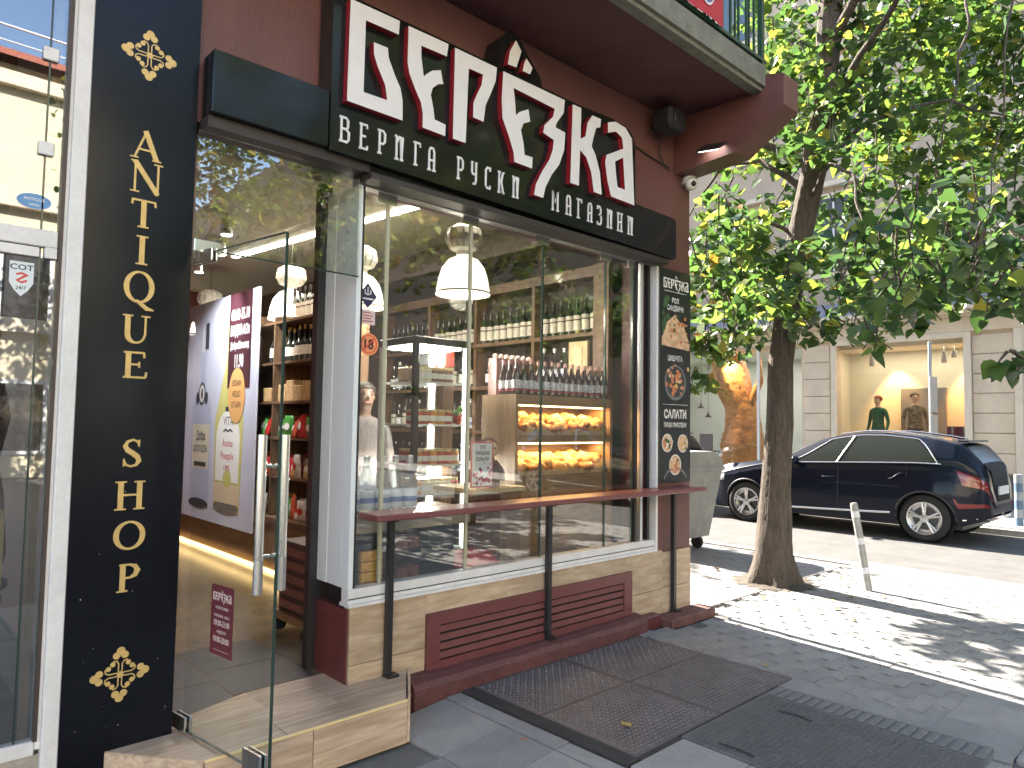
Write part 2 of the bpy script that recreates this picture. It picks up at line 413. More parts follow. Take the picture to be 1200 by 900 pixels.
for i in range(5):
    B().box(jx[i + 1] - .075, jx[i + 1] + .05, 3.412, 3.419, 2.80, 2.858).build('top_clamp', STEEL, win)
# folded leaves parked at the right
for x, c in ((4.53, BLACKM), (4.60, ALU), (4.69, BLACKM)):
    B().box(x - .014, x + .014, 3.405, 3.46, .656, 2.858).build('folded_post', c, win)
B().box(4.752, 4.777, 3.375, 3.46, .579, 2.86).build('right_frame', ALUW, win)
B().box(4.615, 4.675, 3.44, 3.447, .656, 2.858).build('folded_panel', MAROON_D, win)
B().box(4.705, 4.75, 3.44, 3.447, .656, 2.858).build('dark_panel', BLACKM, win)

# stickers on the window
b = B(); D = .035
P = lambda u, v, d: (u, d, v)
b.poly([(2.03, 2.255), (2.09, 2.185), (2.15, 2.255), (2.09, 2.33)], P, 3.4225, 0)
b.ribbon([(2.072, 2.29), (2.072, 2.268), (2.09, 2.262), (2.108, 2.268), (2.108, 2.29)], .006, P, 3.4214, 3.4219, 1); b.box(2.087, 2.093, 3.4215, 3.4219, 2.268, 2.305, 1); b.box(2.055, 2.125, 3.4215, 3.4219, 2.235, 2.243, 1)
solo(b, 'diamond_sticker', [pm('sticker_navy', (.02, .025, .07), .5), WHITEP], 'small navy diamond sticker high on the left window pane', 'sticker', (2.09, 3.4225, 2.185))
b = B(); b.box(2.05, 2.14, 3.4222, 3.4228, 2.095, 2.178, 0)
for k in range(4): b.box(2.062, 2.128 - .012 * (k % 2), 3.4217, 3.4221, 2.11 + k * .016, 2.116 + k * .016, 1)
solo(b, 'notice_sticker', [pm('sticker_pink', (.6, .5, .5), .5), pm('print_red', (.35, .05, .06), .6)], 'pale notice sticker with faint red print under the diamond sticker', 'sticker', (2.095, 3.4225, 2.095))
b = B(); cx, cz = 2.105, 1.985
for r, mi, d in ((.062, 0, 3.4226), (.052, 1, 3.4222), (.047, 0, 3.4218)): b.disc((cx, cz), r, P, d, 24, mi)
text(b, '18', cx, cz - .026, .055, P, 3.4212, 2, .9, .03)
b.ribbon([(cx - .036, cz - .036), (cx + .036, cz + .036)], .008, P, 3.4206, 3.4208, 1)
solo(b, 'age_sticker', [pm('sticker_orange', (.75, .26, .12), .5), pm('sticker_red', (.5, .05, .03), .5), pm('print_black', (.02, .02, .02), .6)], 'round orange 18 age limit sticker on the left window pane', 'sticker', (cx, 3.4225, cz - .06))

# ------------------------------------------------------------------ ventilation grille
gr = thing('vent_grille', 'long maroon louvred ventilation grille set in the wood clad base', 'grille', (3.47, 3.39, .1))
GM = pm('grille_paint', (.135, .042, .042), .45, noise=(12, .15), noise2=(80, .1))
gy0, gy1 = 3.366, 3.387
b = B(); b.box(2.51, 4.44, gy0, gy1, .372, .445); b.box(2.51, 4.44, gy0, gy1, .10, .165)
b.box(2.51, 2.605, gy0, gy1, .1655, .3715); b.box(4.345, 4.44, gy0, gy1, .1655, .3715); b.build('frame', GM, gr)
B().box(2.606, 4.344, 3.384, 3.387, .166, .371).build('dark_backing', pm('void_black', (.006, .006, .006), .9), gr)
for i in range(4):
    z = .183 + i * .0505
    b = B(); b.add([(2.606, gy0 + .004, z - .008), (4.344, gy0 + .004, z - .008), (4.344, gy0 + .014, z + .026), (2.606, gy0 + .014, z + .026), (2.606, gy0 + .010, z - .01), (4.344, gy0 + .010, z - .01), (4.344, gy0 + .018, z + .024), (2.606, gy0 + .018, z + .024)],
                   [(0, 1, 2, 3), (3, 2, 6, 7), (1, 0, 4, 5), (5, 4, 7, 6), (0, 3, 7, 4), (1, 5, 6, 2)]); b.build('slat', GM, gr)

# ------------------------------------------------------------------ standing counter ledge in front of the window
lg = thing('counter_ledge', 'long narrow maroon standing counter board on three thin black posts in front of the window', 'counter', (3.5, 3.3, 0))
b = B(); b.box(2.03, 5.03, 3.165, 3.371, 1.034, 1.068, 0, .006); b.box(5.031, 5.16, 3.165, 3.398, 1.036, 1.067, 0, .005)
b.build('board', pm('ledge_paint', (.17, .058, .055), .33, noise=(8, .12), noise2=(90, .1), stretch=(.4, 1, 1)), lg)
for x, z0 in ((2.235, .161), (3.50, .122), (4.965, .063)):
    b = B(); b.box(x - .0165, x + .0165, 3.335, 3.37, z0, 1.033); b.box(x - .02, x + .05, 3.31, 3.372, z0, z0 + .012); p = b.build('post', BLACKM, lg)
    B().box(x - .02, x + .02, 3.30, 3.334, 1.006, 1.033).build('post_bracket', BLACKM, p)

# ------------------------------------------------------------------ shop sign
sg = thing('shop_sign', 'long black gloss fascia sign with big white cut-out Cyrillic letters edged in red', 'sign', (3, 3.3, 2.93))
def arc(cx, cz, r, a0, a1, n=5): return [(cx + r * cos(radians(a0 + (a1 - a0) * i / n)), cz + r * sin(radians(a0 + (a1 - a0) * i / n))) for i in range(n + 1)]
board = [(1.735, 2.945), (4.79, 2.90)] + arc(4.80, 2.94, .04, -90, 0, 4) + arc(4.80, 3.195, .04, 0, 90, 4) + [(4.30, 3.243)] + \
        [(4.292, 3.66)] + arc(4.14, 3.66, .15, 0, 90, 6)[1:] + [(3.99, 3.815), (3.70, 3.80), (3.275, 3.80), (3.255, 3.86), (3.16, 3.945), (3.06, 4.05), (2.98, 4.075), (2.90, 3.99), (2.87, 3.88), (2.865, 3.80), (1.735, 3.80)]
b = B(); b.prism([board], 3.25, 3.385, PXZ); b.build('board', BLACKG, sg)
b = B(); b.box(1.144, 1.729, 3.25, 3.385, 2.955, 3.25, 0, .004); b.build('fascia_strip', BLACKG, sg)
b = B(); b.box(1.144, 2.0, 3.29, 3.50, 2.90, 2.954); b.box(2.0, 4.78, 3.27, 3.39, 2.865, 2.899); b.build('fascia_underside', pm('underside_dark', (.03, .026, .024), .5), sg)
LET = {
 'be': [[(1.807, 3.752), (2.112, 3.757), (2.108, 3.678), (1.9, 3.674), (1.898, 3.284), (2.044, 3.288), (2.03, 3.365), (1.979, 3.452), (1.954, 3.51), (1.952, 3.575), (2.039, 3.577), (2.047, 3.524), (2.088, 3.444), (2.127, 3.383), (2.143, 3.319), (2.146, 3.207), (1.802, 3.206)]],
 'ye': [[(2.17, 3.753), (2.45, 3.758), (2.441, 3.68), (2.259, 3.675), (2.261, 3.61), (2.281, 3.502), (2.3, 3.525), (2.339, 3.559), (2.399, 3.583), (2.419, 3.508), (2.381, 3.493), (2.344, 3.458), (2.332, 3.415), (2.352, 3.344), (2.363, 3.281), (2.442, 3.274), (2.441, 3.207), (2.28, 3.209), (2.28, 3.288), (2.265, 3.349), (2.225, 3.411), (2.184, 3.484), (2.17, 3.543)]],
 'er': [[(2.499, 3.755), (2.83, 3.755), (2.822, 3.667), (2.782, 3.572), (2.743, 3.488), (2.729, 3.381), (2.646, 3.383), (2.648, 3.475), (2.68, 3.547), (2.708, 3.6), (2.718, 3.671), (2.606, 3.669), (2.593, 3.21), (2.497, 3.209)]],
 'yo_ze': [[(2.883, 3.752), (3.449, 3.754), (3.439, 3.661), (3.372, 3.573), (3.361, 3.539), (3.458, 3.531), (3.448, 3.408), (3.401, 3.294), (3.331, 3.209), (3.274, 3.112), (3.252, 3.033), (3.168, 3.034), (3.183, 3.106), (3.242, 3.211), (3.306, 3.302), (3.337, 3.377), (3.346, 3.447), (3.244, 3.467), (3.255, 3.52), (3.336, 3.603), (3.351, 3.662), (2.973, 3.676), (2.985, 3.613), (2.998, 3.505), (3.03, 3.539), (3.106, 3.58), (3.125, 3.505), (3.064, 3.474), (3.043, 3.423), (3.066, 3.349), (3.079, 3.273), (3.15, 3.276), (3.147, 3.202), (2.989, 3.203), (2.982, 3.262), (2.937, 3.359), (2.883, 3.453), (2.874, 3.576)]],
 'dot': [[(2.988, 3.992), (3.037, 3.938), (2.996, 3.817), (2.921, 3.811), (2.936, 3.899)]],
 'dot2': [[(3.082, 3.909), (3.138, 3.864), (3.117, 3.815), (3.05, 3.813), (3.063, 3.869)]],
 'ka': [[(3.529, 3.751), (3.618, 3.754), (3.614, 3.534), (3.665, 3.566), (3.685, 3.669), (3.737, 3.739), (3.831, 3.741), (3.824, 3.68), (3.778, 3.662), (3.747, 3.573), (3.732, 3.515), (3.775, 3.465), (3.823, 3.353), (3.847, 3.194), (3.758, 3.195), (3.729, 3.329), (3.675, 3.42), (3.61, 3.454), (3.601, 3.2), (3.513, 3.199)]],
 'a': [[(3.909, 3.742), (3.999, 3.775), (4.115, 3.764), (4.191, 3.702), (4.225, 3.203), (3.949, 3.208), (3.906, 3.32), (3.882, 3.44), (3.895, 3.498), (4.088, 3.598), (4.072, 3.677), (4.0, 3.702), (3.91, 3.666)], [(3.994, 3.476), (4.088, 3.533), (4.111, 3.294), (4.024, 3.295), (4.003, 3.4)]],
}
for k, loops in LET.items():
    b = B(); b.prism(loops, 3.205, 3.248, PXZ, 0, 1); b.build('letter', [WHITEP, REDS], sg)
def logo(b, u0, v0, h, P, d, mi):                 # the same lettering, printed small: u0 = left, v0 = base line
    k = h / .56
    for loops in LET.values():
        tri = tessellate_polygon([[Vector((x, z, 0)) for x, z in L] for L in loops]); flat = [p for L in loops for p in L]
        fs = []
        for t in tri:
            a, c, e = (flat[i] for i in t)
            fs.append(tuple(t) if (c[0] - a[0]) * (e[1] - a[1]) - (c[1] - a[1]) * (e[0] - a[0]) > 0 else tuple(t)[::-1])
        b.add([P(u0 + (x - 1.80) * k, v0 + (z - 3.2) * k, d) for x, z in flat], fs, mi)
# thin slab lettering below: strokes on a unit cell
def S(*p): return list(p)
SLAB = {
 'В': [S((.2, 0), (.2, 1)), S((0, 1), (.65, 1), (.85, .9), (.85, .62), (.65, .53), (.2, .53)), S((.65, .53), (.95, .42), (.95, .12), (.75, 0), (0, 0))],
 'Е': [S((.2, 0), (.2, 1)), S((0, 1), (.9, 1), (.9, .86)), S((.2, .52), (.75, .52)), S((0, 0), (.95, 0), (.95, .15))],
 'Р': [S((.25, 0), (.25, 1)), S((0, 1), (.7, 1), (.95, .88), (.95, .55), (.7, .43), (.25, .43)), S((0, 0), (.5, 0))],
 'И': [S((.2, 0), (.2, 1)), S((0, 1), (.2, 1)), S((0, 0), (.42, 0)), S((.2, .72), (.5, 1), (.8, 1), (.8, 0)), S((.6, 0), (1, 0))],
 'Г': [S((.3, 0), (.3, 1)), S((0, 1), (.95, 1), (.95, .84)), S((.05, 0), (.6, 0))],
 'А': [S((.2, 0), (.2, .85), (.35, 1), (.65, 1), (.8, .85), (.8, 0)), S((.2, .45), (.8, .45)), S((0, 0), (.4, 0)), S((.6, 0), (1, 0))],
 'У': [S((.15, 1), (.15, .55), (.3, .45), (.8, .45)), S((.8, 1), (.8, .15), (.65, 0), (.3, 0)), S((0, 1), (.3, 1)), S((.65, 1), (.95, 1))],
 'С': [S((.9, .84), (.9, 1), (.4, 1), (.15, .88), (.15, .12), (.4, 0), (.9, 0), (.9, .15))],
 'К': [S((.2, 0), (.2, 1)), S((0, 1), (.4, 1)), S((0, 0), (.4, 0)), S((.2, .5), (.5, .55), (.75, 1), (.95, 1)), S((.5, .55), (.8, 0), (1, 0))],
 'М': [S((.15, 0), (.15, 1), (.5, .45), (.85, 1), (.85, 0)), S((0, 0), (.3, 0)), S((.7, 0), (1, 0))],
 'З': [S((.1, .85), (.1, 1), (.65, 1), (.85, .88), (.85, .62), (.4, .53)), S((.85, .52), (.95, .4), (.95, .12), (.7, 0), (.05, 0), (.05, .14))],
 'Н': [S((.2, 0), (.2, 1)), S((.8, 0), (.8, 1)), S((.2, .5), (.8, .5)), S((0, 0), (.4, 0)), S((.6, 0), (1, 0)), S((0, 1), (.4, 1)), S((.6, 1), (1, 1))]}
for ch, x0, x1, z0, z1 in [('В', 1.786, 1.844, 3.005, 3.132), ('Е', 1.904, 1.955, 3.0, 3.13), ('Р', 2.017, 2.065, 3.005, 3.130), ('И', 2.127, 2.182, 3.002, 3.130), ('Г', 2.25, 2.298, 3.003, 3.130), ('А', 2.349, 2.407, 3.0, 3.129), ('Р', 2.562, 2.61, 3.002, 3.129), ('У', 2.672, 2.721, 3.0, 3.129), ('С', 2.783, 2.829, 2.999, 3.127), ('К', 2.889, 2.945, 2.998, 3.127), ('И', 3.013, 3.067, 2.997, 3.127), ('М', 3.376, 3.445, 2.995, 3.125), ('А', 3.513, 3.572, 2.995, 3.124), ('Г', 3.627, 3.68, 2.995, 3.124), ('А', 3.738, 3.794, 2.994, 3.122), ('З', 3.847, 3.892, 2.994, 3.122), ('И', 3.955, 4.013, 2.993, 3.122), ('Н', 4.072, 4.135, 2.993, 3.122), ('И', 4.198, 4.258, 2.993, 3.122)]:
    b = B()
    for i, st in enumerate(SLAB[ch]):
        b.ribbon([(x0 + x * (x1 - x0), z0 + z * (z1 - z0)) for x, z in st], .0115, PXZ, 3.2432 - i * .0003, 3.2495)
    b.build('small_letter', WHITEP, sg)

# ------------------------------------------------------------------ antique shop pillar sign
pl = thing('pillar_sign', 'tall dark navy pillar panel with gold vertical lettering between the two shops', 'sign', (.907, 3.38, 0))
b = B(); b.box(.690, 1.125, 3.380, 3.72, -.08, 4.14); b.build('panel', NAVY, pl)
b = B(); b.box(.630, .6885, 3.372, 3.50, .0, 4.14, 0, .004); b.box(.612, .6295, 3.40, 3.50, .23, 4.14); b.build('edge_post', ALUW, pl)
def ell(cx, cz, rx, rz, a0, a1, n): return [(cx + rx * cos(radians(a0 + (a1 - a0) * i / n)), cz + rz * sin(radians(a0 + (a1 - a0) * i / n))) for i in range(n + 1)]
T, t, q = .0215, .0085, .0065
def serif(L, ch, x0, x1, z0, z1):
    W, Hh = x1 - x0, z1 - z0
    p = lambda u, v: (x0 + u * W, z0 + v * Hh)
    R = []
    def st(pts, w): R.append(([p(*a) for a in pts], w))
    def sf(u, v, l=.17): R.append(([(x0 + u * W - l * W, z0 + v * Hh + (q / 2 if v < .5 else -q / 2)), (x0 + u * W + l * W, z0 + v * Hh + (q / 2 if v < .5 else -q / 2))], q))
    if ch == 'A': st([(.13, .02), (.5, .98)], t); st([(.46, 1), (.86, .02)], T); st([(.26, .33), (.72, .33)], t); sf(.13, 0, .13); sf(.86, 0, .15)
    if ch == 'N': st([(.14, 0), (.14, 1)], t); st([(.12, .98), (.86, .03)], T); st([(.86, 0), (.86, 1)], t); sf(.14, 0, .14); sf(.10, 1, .1); sf(.86, 1, .14)
    if ch == 'T': st([(.5, 0), (.5, 1)], T); st([(.02, .97), (.98, .97)], t); st([(.03, .80), (.05, .97)], t); st([(.97, .80), (.95, .97)], t); sf(.5, 0, .22)
    if ch == 'I': st([(.5, 0), (.5, 1)], T); sf(.5, 0, .5); sf(.5, 1, .5)
    if ch in 'QO':
        b0 = .18 if ch == 'Q' else 0; c = p(.5, .5 + b0 / 2); rx = W * .43; rz = Hh * (.49 - b0 / 2); n = 28
        R.append(([(c[0] + rx * cos(2 * pi * i / n), c[1] + rz * sin(2 * pi * i / n)) for i in range(n)], [t + (T - t) * abs(cos(2 * pi * i / n)) ** 1.5 for i in range(n)], True))
        if ch == 'Q': R.append(([p(.42, .24), p(.58, .14), p(.78, .03), p(1.02, .0)], [t, T * .8, T * .8, t * .6]))
    if ch == 'U':
        pts = [(.2, 1), (.2, .35)] + [(.5 - .3 * cos(a), .32 - .29 * sin(a)) for a in [pi * i / 8 for i in range(1, 8)]] + [(.82, .35), (.82, 1)]
        R.append(([p(*a) for a in pts], [T, T, T, T * .8, T * .6, t, t, t, t, t, t])); sf(.2, 1, .18); sf(.82, 1, .16)
    if ch == 'E': st([(.24, 0), (.24, 1)], T); st([(.05, .97), (.88, .97)], t); st([(.87, .78), (.86, .97)], t); st([(.24, .52), (.68, .52)], t); st([(.68, .40), (.68, .63)], t * .8); st([(.05, .03), (.95, .03)], t); st([(.95, .03), (.98, .24)], t)
    if ch == 'S':
        pts = [(.86, .78), (.80, .90), (.55, .97), (.25, .90), (.13, .74), (.28, .60), (.55, .49), (.80, .37), (.90, .22), (.74, .07), (.45, .03), (.20, .09), (.10, .24)]
        R.append(([p(*a) for a in pts], [t * .8, t, t, t * 1.3, T * .8, T, T, T, T * .8, t * 1.2, t, t, t * .8])); st([(.87, .72), (.88, .97)], t * .7); st([(.09, .03), (.09, .30)], t * .7)
    if ch == 'H': st([(.2, 0), (.2, 1)], T); st([(.8, 0), (.8, 1)], T); st([(.2, .52), (.8, .52)], t); [sf(u, v, .18) for u in (.2, .8) for v in (0, 1)]
    if ch == 'P':
        st([(.26, 0), (.26, 1)], T); pts = [(.1, .97), (.55, .97), (.80, .90), (.90, .75), (.80, .58), (.58, .50), (.28, .49)]
        R.append(([p(*a) for a in pts], [t, t, T * .8, T, T * .8, t, t])); sf(.26, 0, .24)
    b = B()
    for i, r in enumerate(R): b.ribbon(r[0], r[1], PXZ, 3.3755 - i * .0002, 3.3798, 0, len(r) > 2)
    b.build('gold_letter', GOLD, pl)
for a in [('A', .85, .975, 2.698, 2.828), ('N', .855, .985, 2.547, 2.688), ('T', .863, .965, 2.392, 2.517), ('I', .89, .938, 2.228, 2.356), ('Q', .850, .970, 2.030, 2.196), ('U', .848, .963, 1.878, 2.003), ('E', .856, .956, 1.727, 1.842), ('S', .874, .948, 1.341, 1.463), ('H', .850, .973, 1.158, 1.281), ('O', .855, .977, .990, 1.107), ('P', .873, .963, .809, .927)]: serif(None, *a)
def ornament(cx, cz):
    b = B()
    for k in range(4):
        ca, sa = cos(k * pi / 2), sin(k * pi / 2)
        Pk = lambda u, v, d: (cx + u * ca - v * sa, d, cz + u * sa + v * ca)
        for i, (u, v, r) in enumerate(((.098, 0, .017), (.080, .016, .015), (.080, -.016, .015), (.106, 0, .008))): b.disc((u, v), r, Pk, 3.3790 - i * .0003, 14)
        for sg_ in (1, -1):
            b.ribbon([(.012, .007 * sg_), (.045, .007 * sg_), (.056, .014 * sg_), (.058, .026 * sg_), (.049, .033 * sg_)], .0048, Pk, 3.3785, 3.3797)
            b.disc((.046, .030 * sg_), .0105, Pk, 3.3782, 12)
    b.disc((cx, cz), .0135, PXZ, 3.3777, 14)
    b.build('gold_ornament', GOLD, pl)
ornament(.910, 3.174); ornament(.905, .464)
sp = B()
for i in range(15):
    x, z = random.uniform(.72, 1.10), random.uniform(.22, 1.5) ** 1; z = .22 + (z - .22) * random.random()
    sp.disc((x, z), random.uniform(.0008, .0024), PXZ, 3.3793, 6, 0, 1, random.uniform(.6, 1.6))
o = sp.build('paint_fleck', WHITEP, pl); o['kind'] = 'stuff'

# ------------------------------------------------------------------ antique shop front at the far left
an = thing('antique_shopfront', 'antique shop glass front with clamp fittings, left of the navy pillar', 'shopfront', (.2, 3.42, 0))
ANG = glass('antique_glass', (.72, .76, .78), .9, .15)
B().box(.548, .611, 3.420, 3.428, .262, 4.12).build('pane', ANG, an)
B().box(-.9, .540, 3.420, 3.428, .262, 4.12).build('pane', ANG, an)
B().box(.541, .547, 3.419, 3.430, .262, 4.12).build('pane_joint', GEDGE, an)
b = B(); b.box(-.9, .6115, 3.405, 3.46, .205, .2615, 0, .004); b.build('bottom_rail', ALUW, an)
b = B(); b.box(-.9, .66, 3.415, 3.50, -.08, .204, 0); b.build('stone_base', pm('stone_base', (.30, .28, .25), .85, noise=(9, .35), bump=(30, .5)), an)
b = B(); b.box(.604, .618, 3.395, 3.42, .262, 4.12); b.build('dark_gasket', pm('gasket', (.05, .035, .03), .5), an)
for z in (3.055, 2.655): B().box(.518, .574, 3.405, 3.4185, z - .028, z + .028, 0, .004).build('clamp', ALUW, an)
b = B(); b.box(.36, .602, 3.398, 3.4185, 2.245, 2.315, 0, .004); b.box(.558, .602, 3.398, 3.4185, 2.20, 2.2448, 0, .003); b.box(.36, .54, 3.40, 3.4185, 2.20, 2.24, 0, .003); b.build('patch_fitting', ALUW, an)
b = B(); b.disc((.515, 2.43), .06, PXZ, 3.4190, 24, 0, 1, .52); text(b, 'ANTIQUE', .515, 2.432, .012, PXZ, 3.4186, 1); text(b, 'OPEN', .515, 2.410, .01, PXZ, 3.4186, 1)
b.build('oval_sticker', [pm('sticker_blue', (.10, .26, .50), .5), WHITEP], an)
b = B(); sh = [(.445, 2.175), (.527, 2.175), (.527, 2.09), (.51, 2.06), (.486, 2.035), (.462, 2.06), (.445, 2.09)]
b.poly(sh, PXZ, 3.4190, 0); text(b, 'COT', .486, 2.142, .022, PXZ, 3.4186, 1, 1.2, .02); b.ribbon([(.468, 2.122), (.486, 2.129), (.503, 2.122), (.487, 2.110), (.472, 2.098), (.487, 2.091), (.505, 2.1)], .008, PXZ, 3.4184, 3.4187, 2); text(b, '24/7', .486, 2.062, .014, PXZ, 3.4186, 1)
b.build('shield_sticker', [pm('sticker_white', (.6, .66, .7), .5), pm('print_navy', (.02, .03, .06), .5), pm('print_red2', (.55, .06, .05), .5)], an)
# what stands behind that glass
b = B(); b.box(-2.2, .62, 4.9, 5.0, .1, 4.1); b.box(-2.2, .66, 3.5, 5, .1, .203); b.box(-2.2, .62, 3.43, 5, 4.13, 4.2); b.build('inner_wall', pm('antique_inner', (.06, .05, .042), .8, noise=(6, .4)), an)
B().box(.575, .60, 3.50, 3.56, .21, 3.7).build('inner_post', pm('oak_post', (.28, .17, .08), .5), an)
t_ = thing('wooden_chest', 'old brown wooden chest behind the antique shop glass', 'chest', (.28, 3.9, .204))
B().box(.0, .50, 3.72, 4.3, .204, .75, 0, .01).build('body', SHELFW, t_); B().box(-.02, .52, 3.70, 4.32, .751, .80, 0, .01).build('lid', SHELFW, t_)
B().box(.22, .28, 3.708, 3.719, .55, .60).build('lock', STEEL, t_)
t_ = thing('picture_frame', 'old framed picture leaning behind the antique shop glass', 'picture', (.40, 3.72, .81))
b = B(); b.box(.30, .52, 3.74, 3.76, .82, .86); b.box(.30, .52, 3.74, 3.76, 1.11, 1.15); b.box(.30, .33, 3.74, 3.76, .8605, 1.1095); b.box(.49, .52, 3.74, 3.76, .8605, 1.1095); b.build('frame', GOLD, t_)
B().box(.331, .489, 3.75, 3.757, .861, 1.109).build('picture', pm('old_print', (.35, .30, .22), .7, noise=(20, .5)), t_)
t_ = thing('carved_statue', 'carved orange brown wooden statue behind the antique shop glass', 'statue', (.42, 3.8, .204))
b = B(); b.lathe([(.0, 1.98), (.05, 1.95), (.07, 1.87), (.045, 1.78), (.09, 1.70), (.12, 1.55), (.085, 1.35), (.11, 1.2), (.13, .95), (.10, .815)], (.42, 3.86, 0), 14); b.build('figure', pm('carved_wood', (.32, .13, .045), .5, noise=(20, .4), bump=(25, .6)), t_)
b = B(); b.lathe([(.14, .803), (.14, .83), (.10, .84)], (.42, 3.86, 0), 14); b.build('foot', SHELFW, t_)

# ------------------------------------------------------------------ entrance step
st_ = thing('entrance_step', 'low trapezoid entrance step of wood look tiles with a yellow nosing', 'step', (1.6, 3.2, -.06))
zt = .16
def quadprism(pts, z0, z1, name, mat):
    b = B(); b.prism([pts], z1, z0, lambda u, v, d: (u, v, d)); return b.build(name, mat, st_)
quadprism([(1.137, 3.030), (2.13, 3.030), (2.38, 3.378), (.86, 3.366)], -.05, zt - .012, 'core', pm('step_core', (.12, .09, .07), .8))
def cut(x0, x1, y0, y1):
    """part of the tread between two x lines, clipped to the trapezoid"""
    def lo(y): return .86 + (3.37 - y) / .35 * .277
    def hi(y): return 2.13 + (y - 3.022) / .356 * .25
    ys = [y0, y1]; L = []
    a0, a1 = max(x0, lo(y0)), min(x1, hi(y0)); b0, b1 = max(x0, lo(y1)), min(x1, hi(y1))
    return [(a0, y0), (a1, y0), (b1, y1), (b0, y1)]
for (x0, x1, y0, y1) in ((.7, 1.50, 3.022, 3.20), (1.503, 2.6, 3.022, 3.20), (.7, 1.18, 3.203, 3.372), (1.183, 1.86, 3.203, 3.372), (1.863, 2.6, 3.203, 3.372)):
    quadprism(cut(x0, x1 - .002, y0, y1), zt - .0115, zt, 'tread_tile', STEPW)
for (x0, x1) in ((1.13, 1.56), (1.562, 1.998)): quadprism([(x0, 3.374), (x1, 3.374), (x1, 3.63), (x0, 3.63 if x0 > 1.3 else 3.49)], zt - .03, zt, 'tread_tile', STEPW)
for (x0, x1) in ((1.140, 1.62), (1.623, 2.135)): B().box(x0, x1 - .001, 3.014, 3.0295, -.052, zt - .006).build('riser_tile', STEPW, st_)
b = B(); b.add([(1.135, 3.02, -.05), (1.135, 3.02, zt - .004), (.855, 3.365, zt - .004), (.855, 3.365, -.05)], [(0, 1, 2, 3)]); b.build('side_panel', STEPW, st_)
b = B(); b.prism([[(2.136, 3.014), (2.152, 3.014), (2.402, 3.372), (2.386, 3.378)]], zt + .012, -.05, lambda u, v, d: (u, v, d)); b.build('end_panel', STEPW, st_)
B().box(1.138, 2.134, 3.008, 3.020, zt - .0055, zt + .0025).build('nosing', pm('yellow_nosing', (.75, .60, .30), .5), st_)

# ------------------------------------------------------------------ glass door, opened outwards
dr = thing('glass_door', 'frameless glass shop door standing open towards the street, with two long steel bar handles', 'door', (1.165, 3.36, .17), rz=atan2(-.675, .097))
OFF[dr.name] = (0, 0, 0)
B().box(.004, .676, -.005, .005, .006, 2.14).build('pane', DOORG, dr)
b = B(); b.box(.6765, .683, -.0055, .0055, .006, 2.14); b.box(.004, .676, -.0052, .0052, 2.1405, 2.145); b.box(.004, .676, -.0052, .0052, .001, .0055); b.build('glass_rim', GEDGE, dr)
for sgn in (-1, 1):
    b = B(); b.tube([(.636, .052 * sgn, .705), (.636, .052 * sgn, 1.325)], .0185, 14); h = b.build('handle', STEEL, dr)
    b = B(); b.tube([(.636, .006 * sgn, .845), (.636, .034 * sgn, .845)], .009, 10); b.tube([(.636, .006 * sgn, 1.20), (.636, .034 * sgn, 1.20)], .009, 10); b.build('standoff', STEEL, h)
    b = B(); b.tube([(.636, .052 * sgn, .704), (.636, .052 * sgn, .835)], .0192, 14); b.build('handle_sleeve', pm('worn_steel', (.42, .42, .43), .4, metal=.9), h)
b = B(); b.box(.512, .64, -.018, -.0055, -.015, .075, 0, .003); b.box(.512, .64, .0055, .018, -.015, .075, 0, .003); b.build('lock_fitting', STEEL, dr)
b = B(); b.box(-.07, .05, -.018, -.0055, .0, .065, 0, .003); b.box(-.07, .05, .0055, .018, .0, .065, 0, .003); b.build('hinge_fitting', STEEL, dr)
b = B(); b.box(-.05, .12, -.018, -.0055, 2.10, 2.16, 0, .003); b.box(-.05, .12, .0055, .018, 2.10, 2.16, 0, .003); b.build('top_hinge_fitting', STEEL, dr)
b = B(); Pd = lambda u, v, d: (u, d, v)
b.box(.213, .392, -.0058, -.0053, .385, .678, 0); u = .3025
logo(b, .228, .612, .034, lambda u, v, d: (u, d, v), -.0064, 1)
W2 = pm('print_pale', (.62, .50, .46), .6)
for s, v, h, wd in (('РАБОТНО ВРЕМЕ', .578, .011, .10), ('ПОНЕДЕЛНИК - СЪБОТА', .545, .010, .125), ('09:00-21:00', .508, .024, .125), ('НЕДЕЛЯ', .478, .011, .07), ('10:00-20:00', .440, .024, .125)): text(b, s, u, v, h, Pd, -.0064, 1, bold=.02, width=wd)
b.box(.24, .365, -.0066, -.0062, .405, .4065, 1)
b.build('hours_sign', [pm('sign_maroon', (.11, .018, .026), .5), W2], dr)
# fixed glass above the door
tr_ = thing('door_transom', 'fixed glass pane above the open shop door, under the black fascia strip', 'window', (1.55, 3.37, 2.33))
B().box(1.13, 1.995, 3.366, 3.374, 2.345, 2.898).build('pane', PANE, tr_)
B().box(1.13, 1.995, 3.365, 3.375, 2.338, 2.3445).build('lower_edge', GEDGE, tr_)
B().box(1.126, 1.25, 3.352, 3.364, 2.325, 2.385, 0, .003).build('clamp', STEEL, tr_)

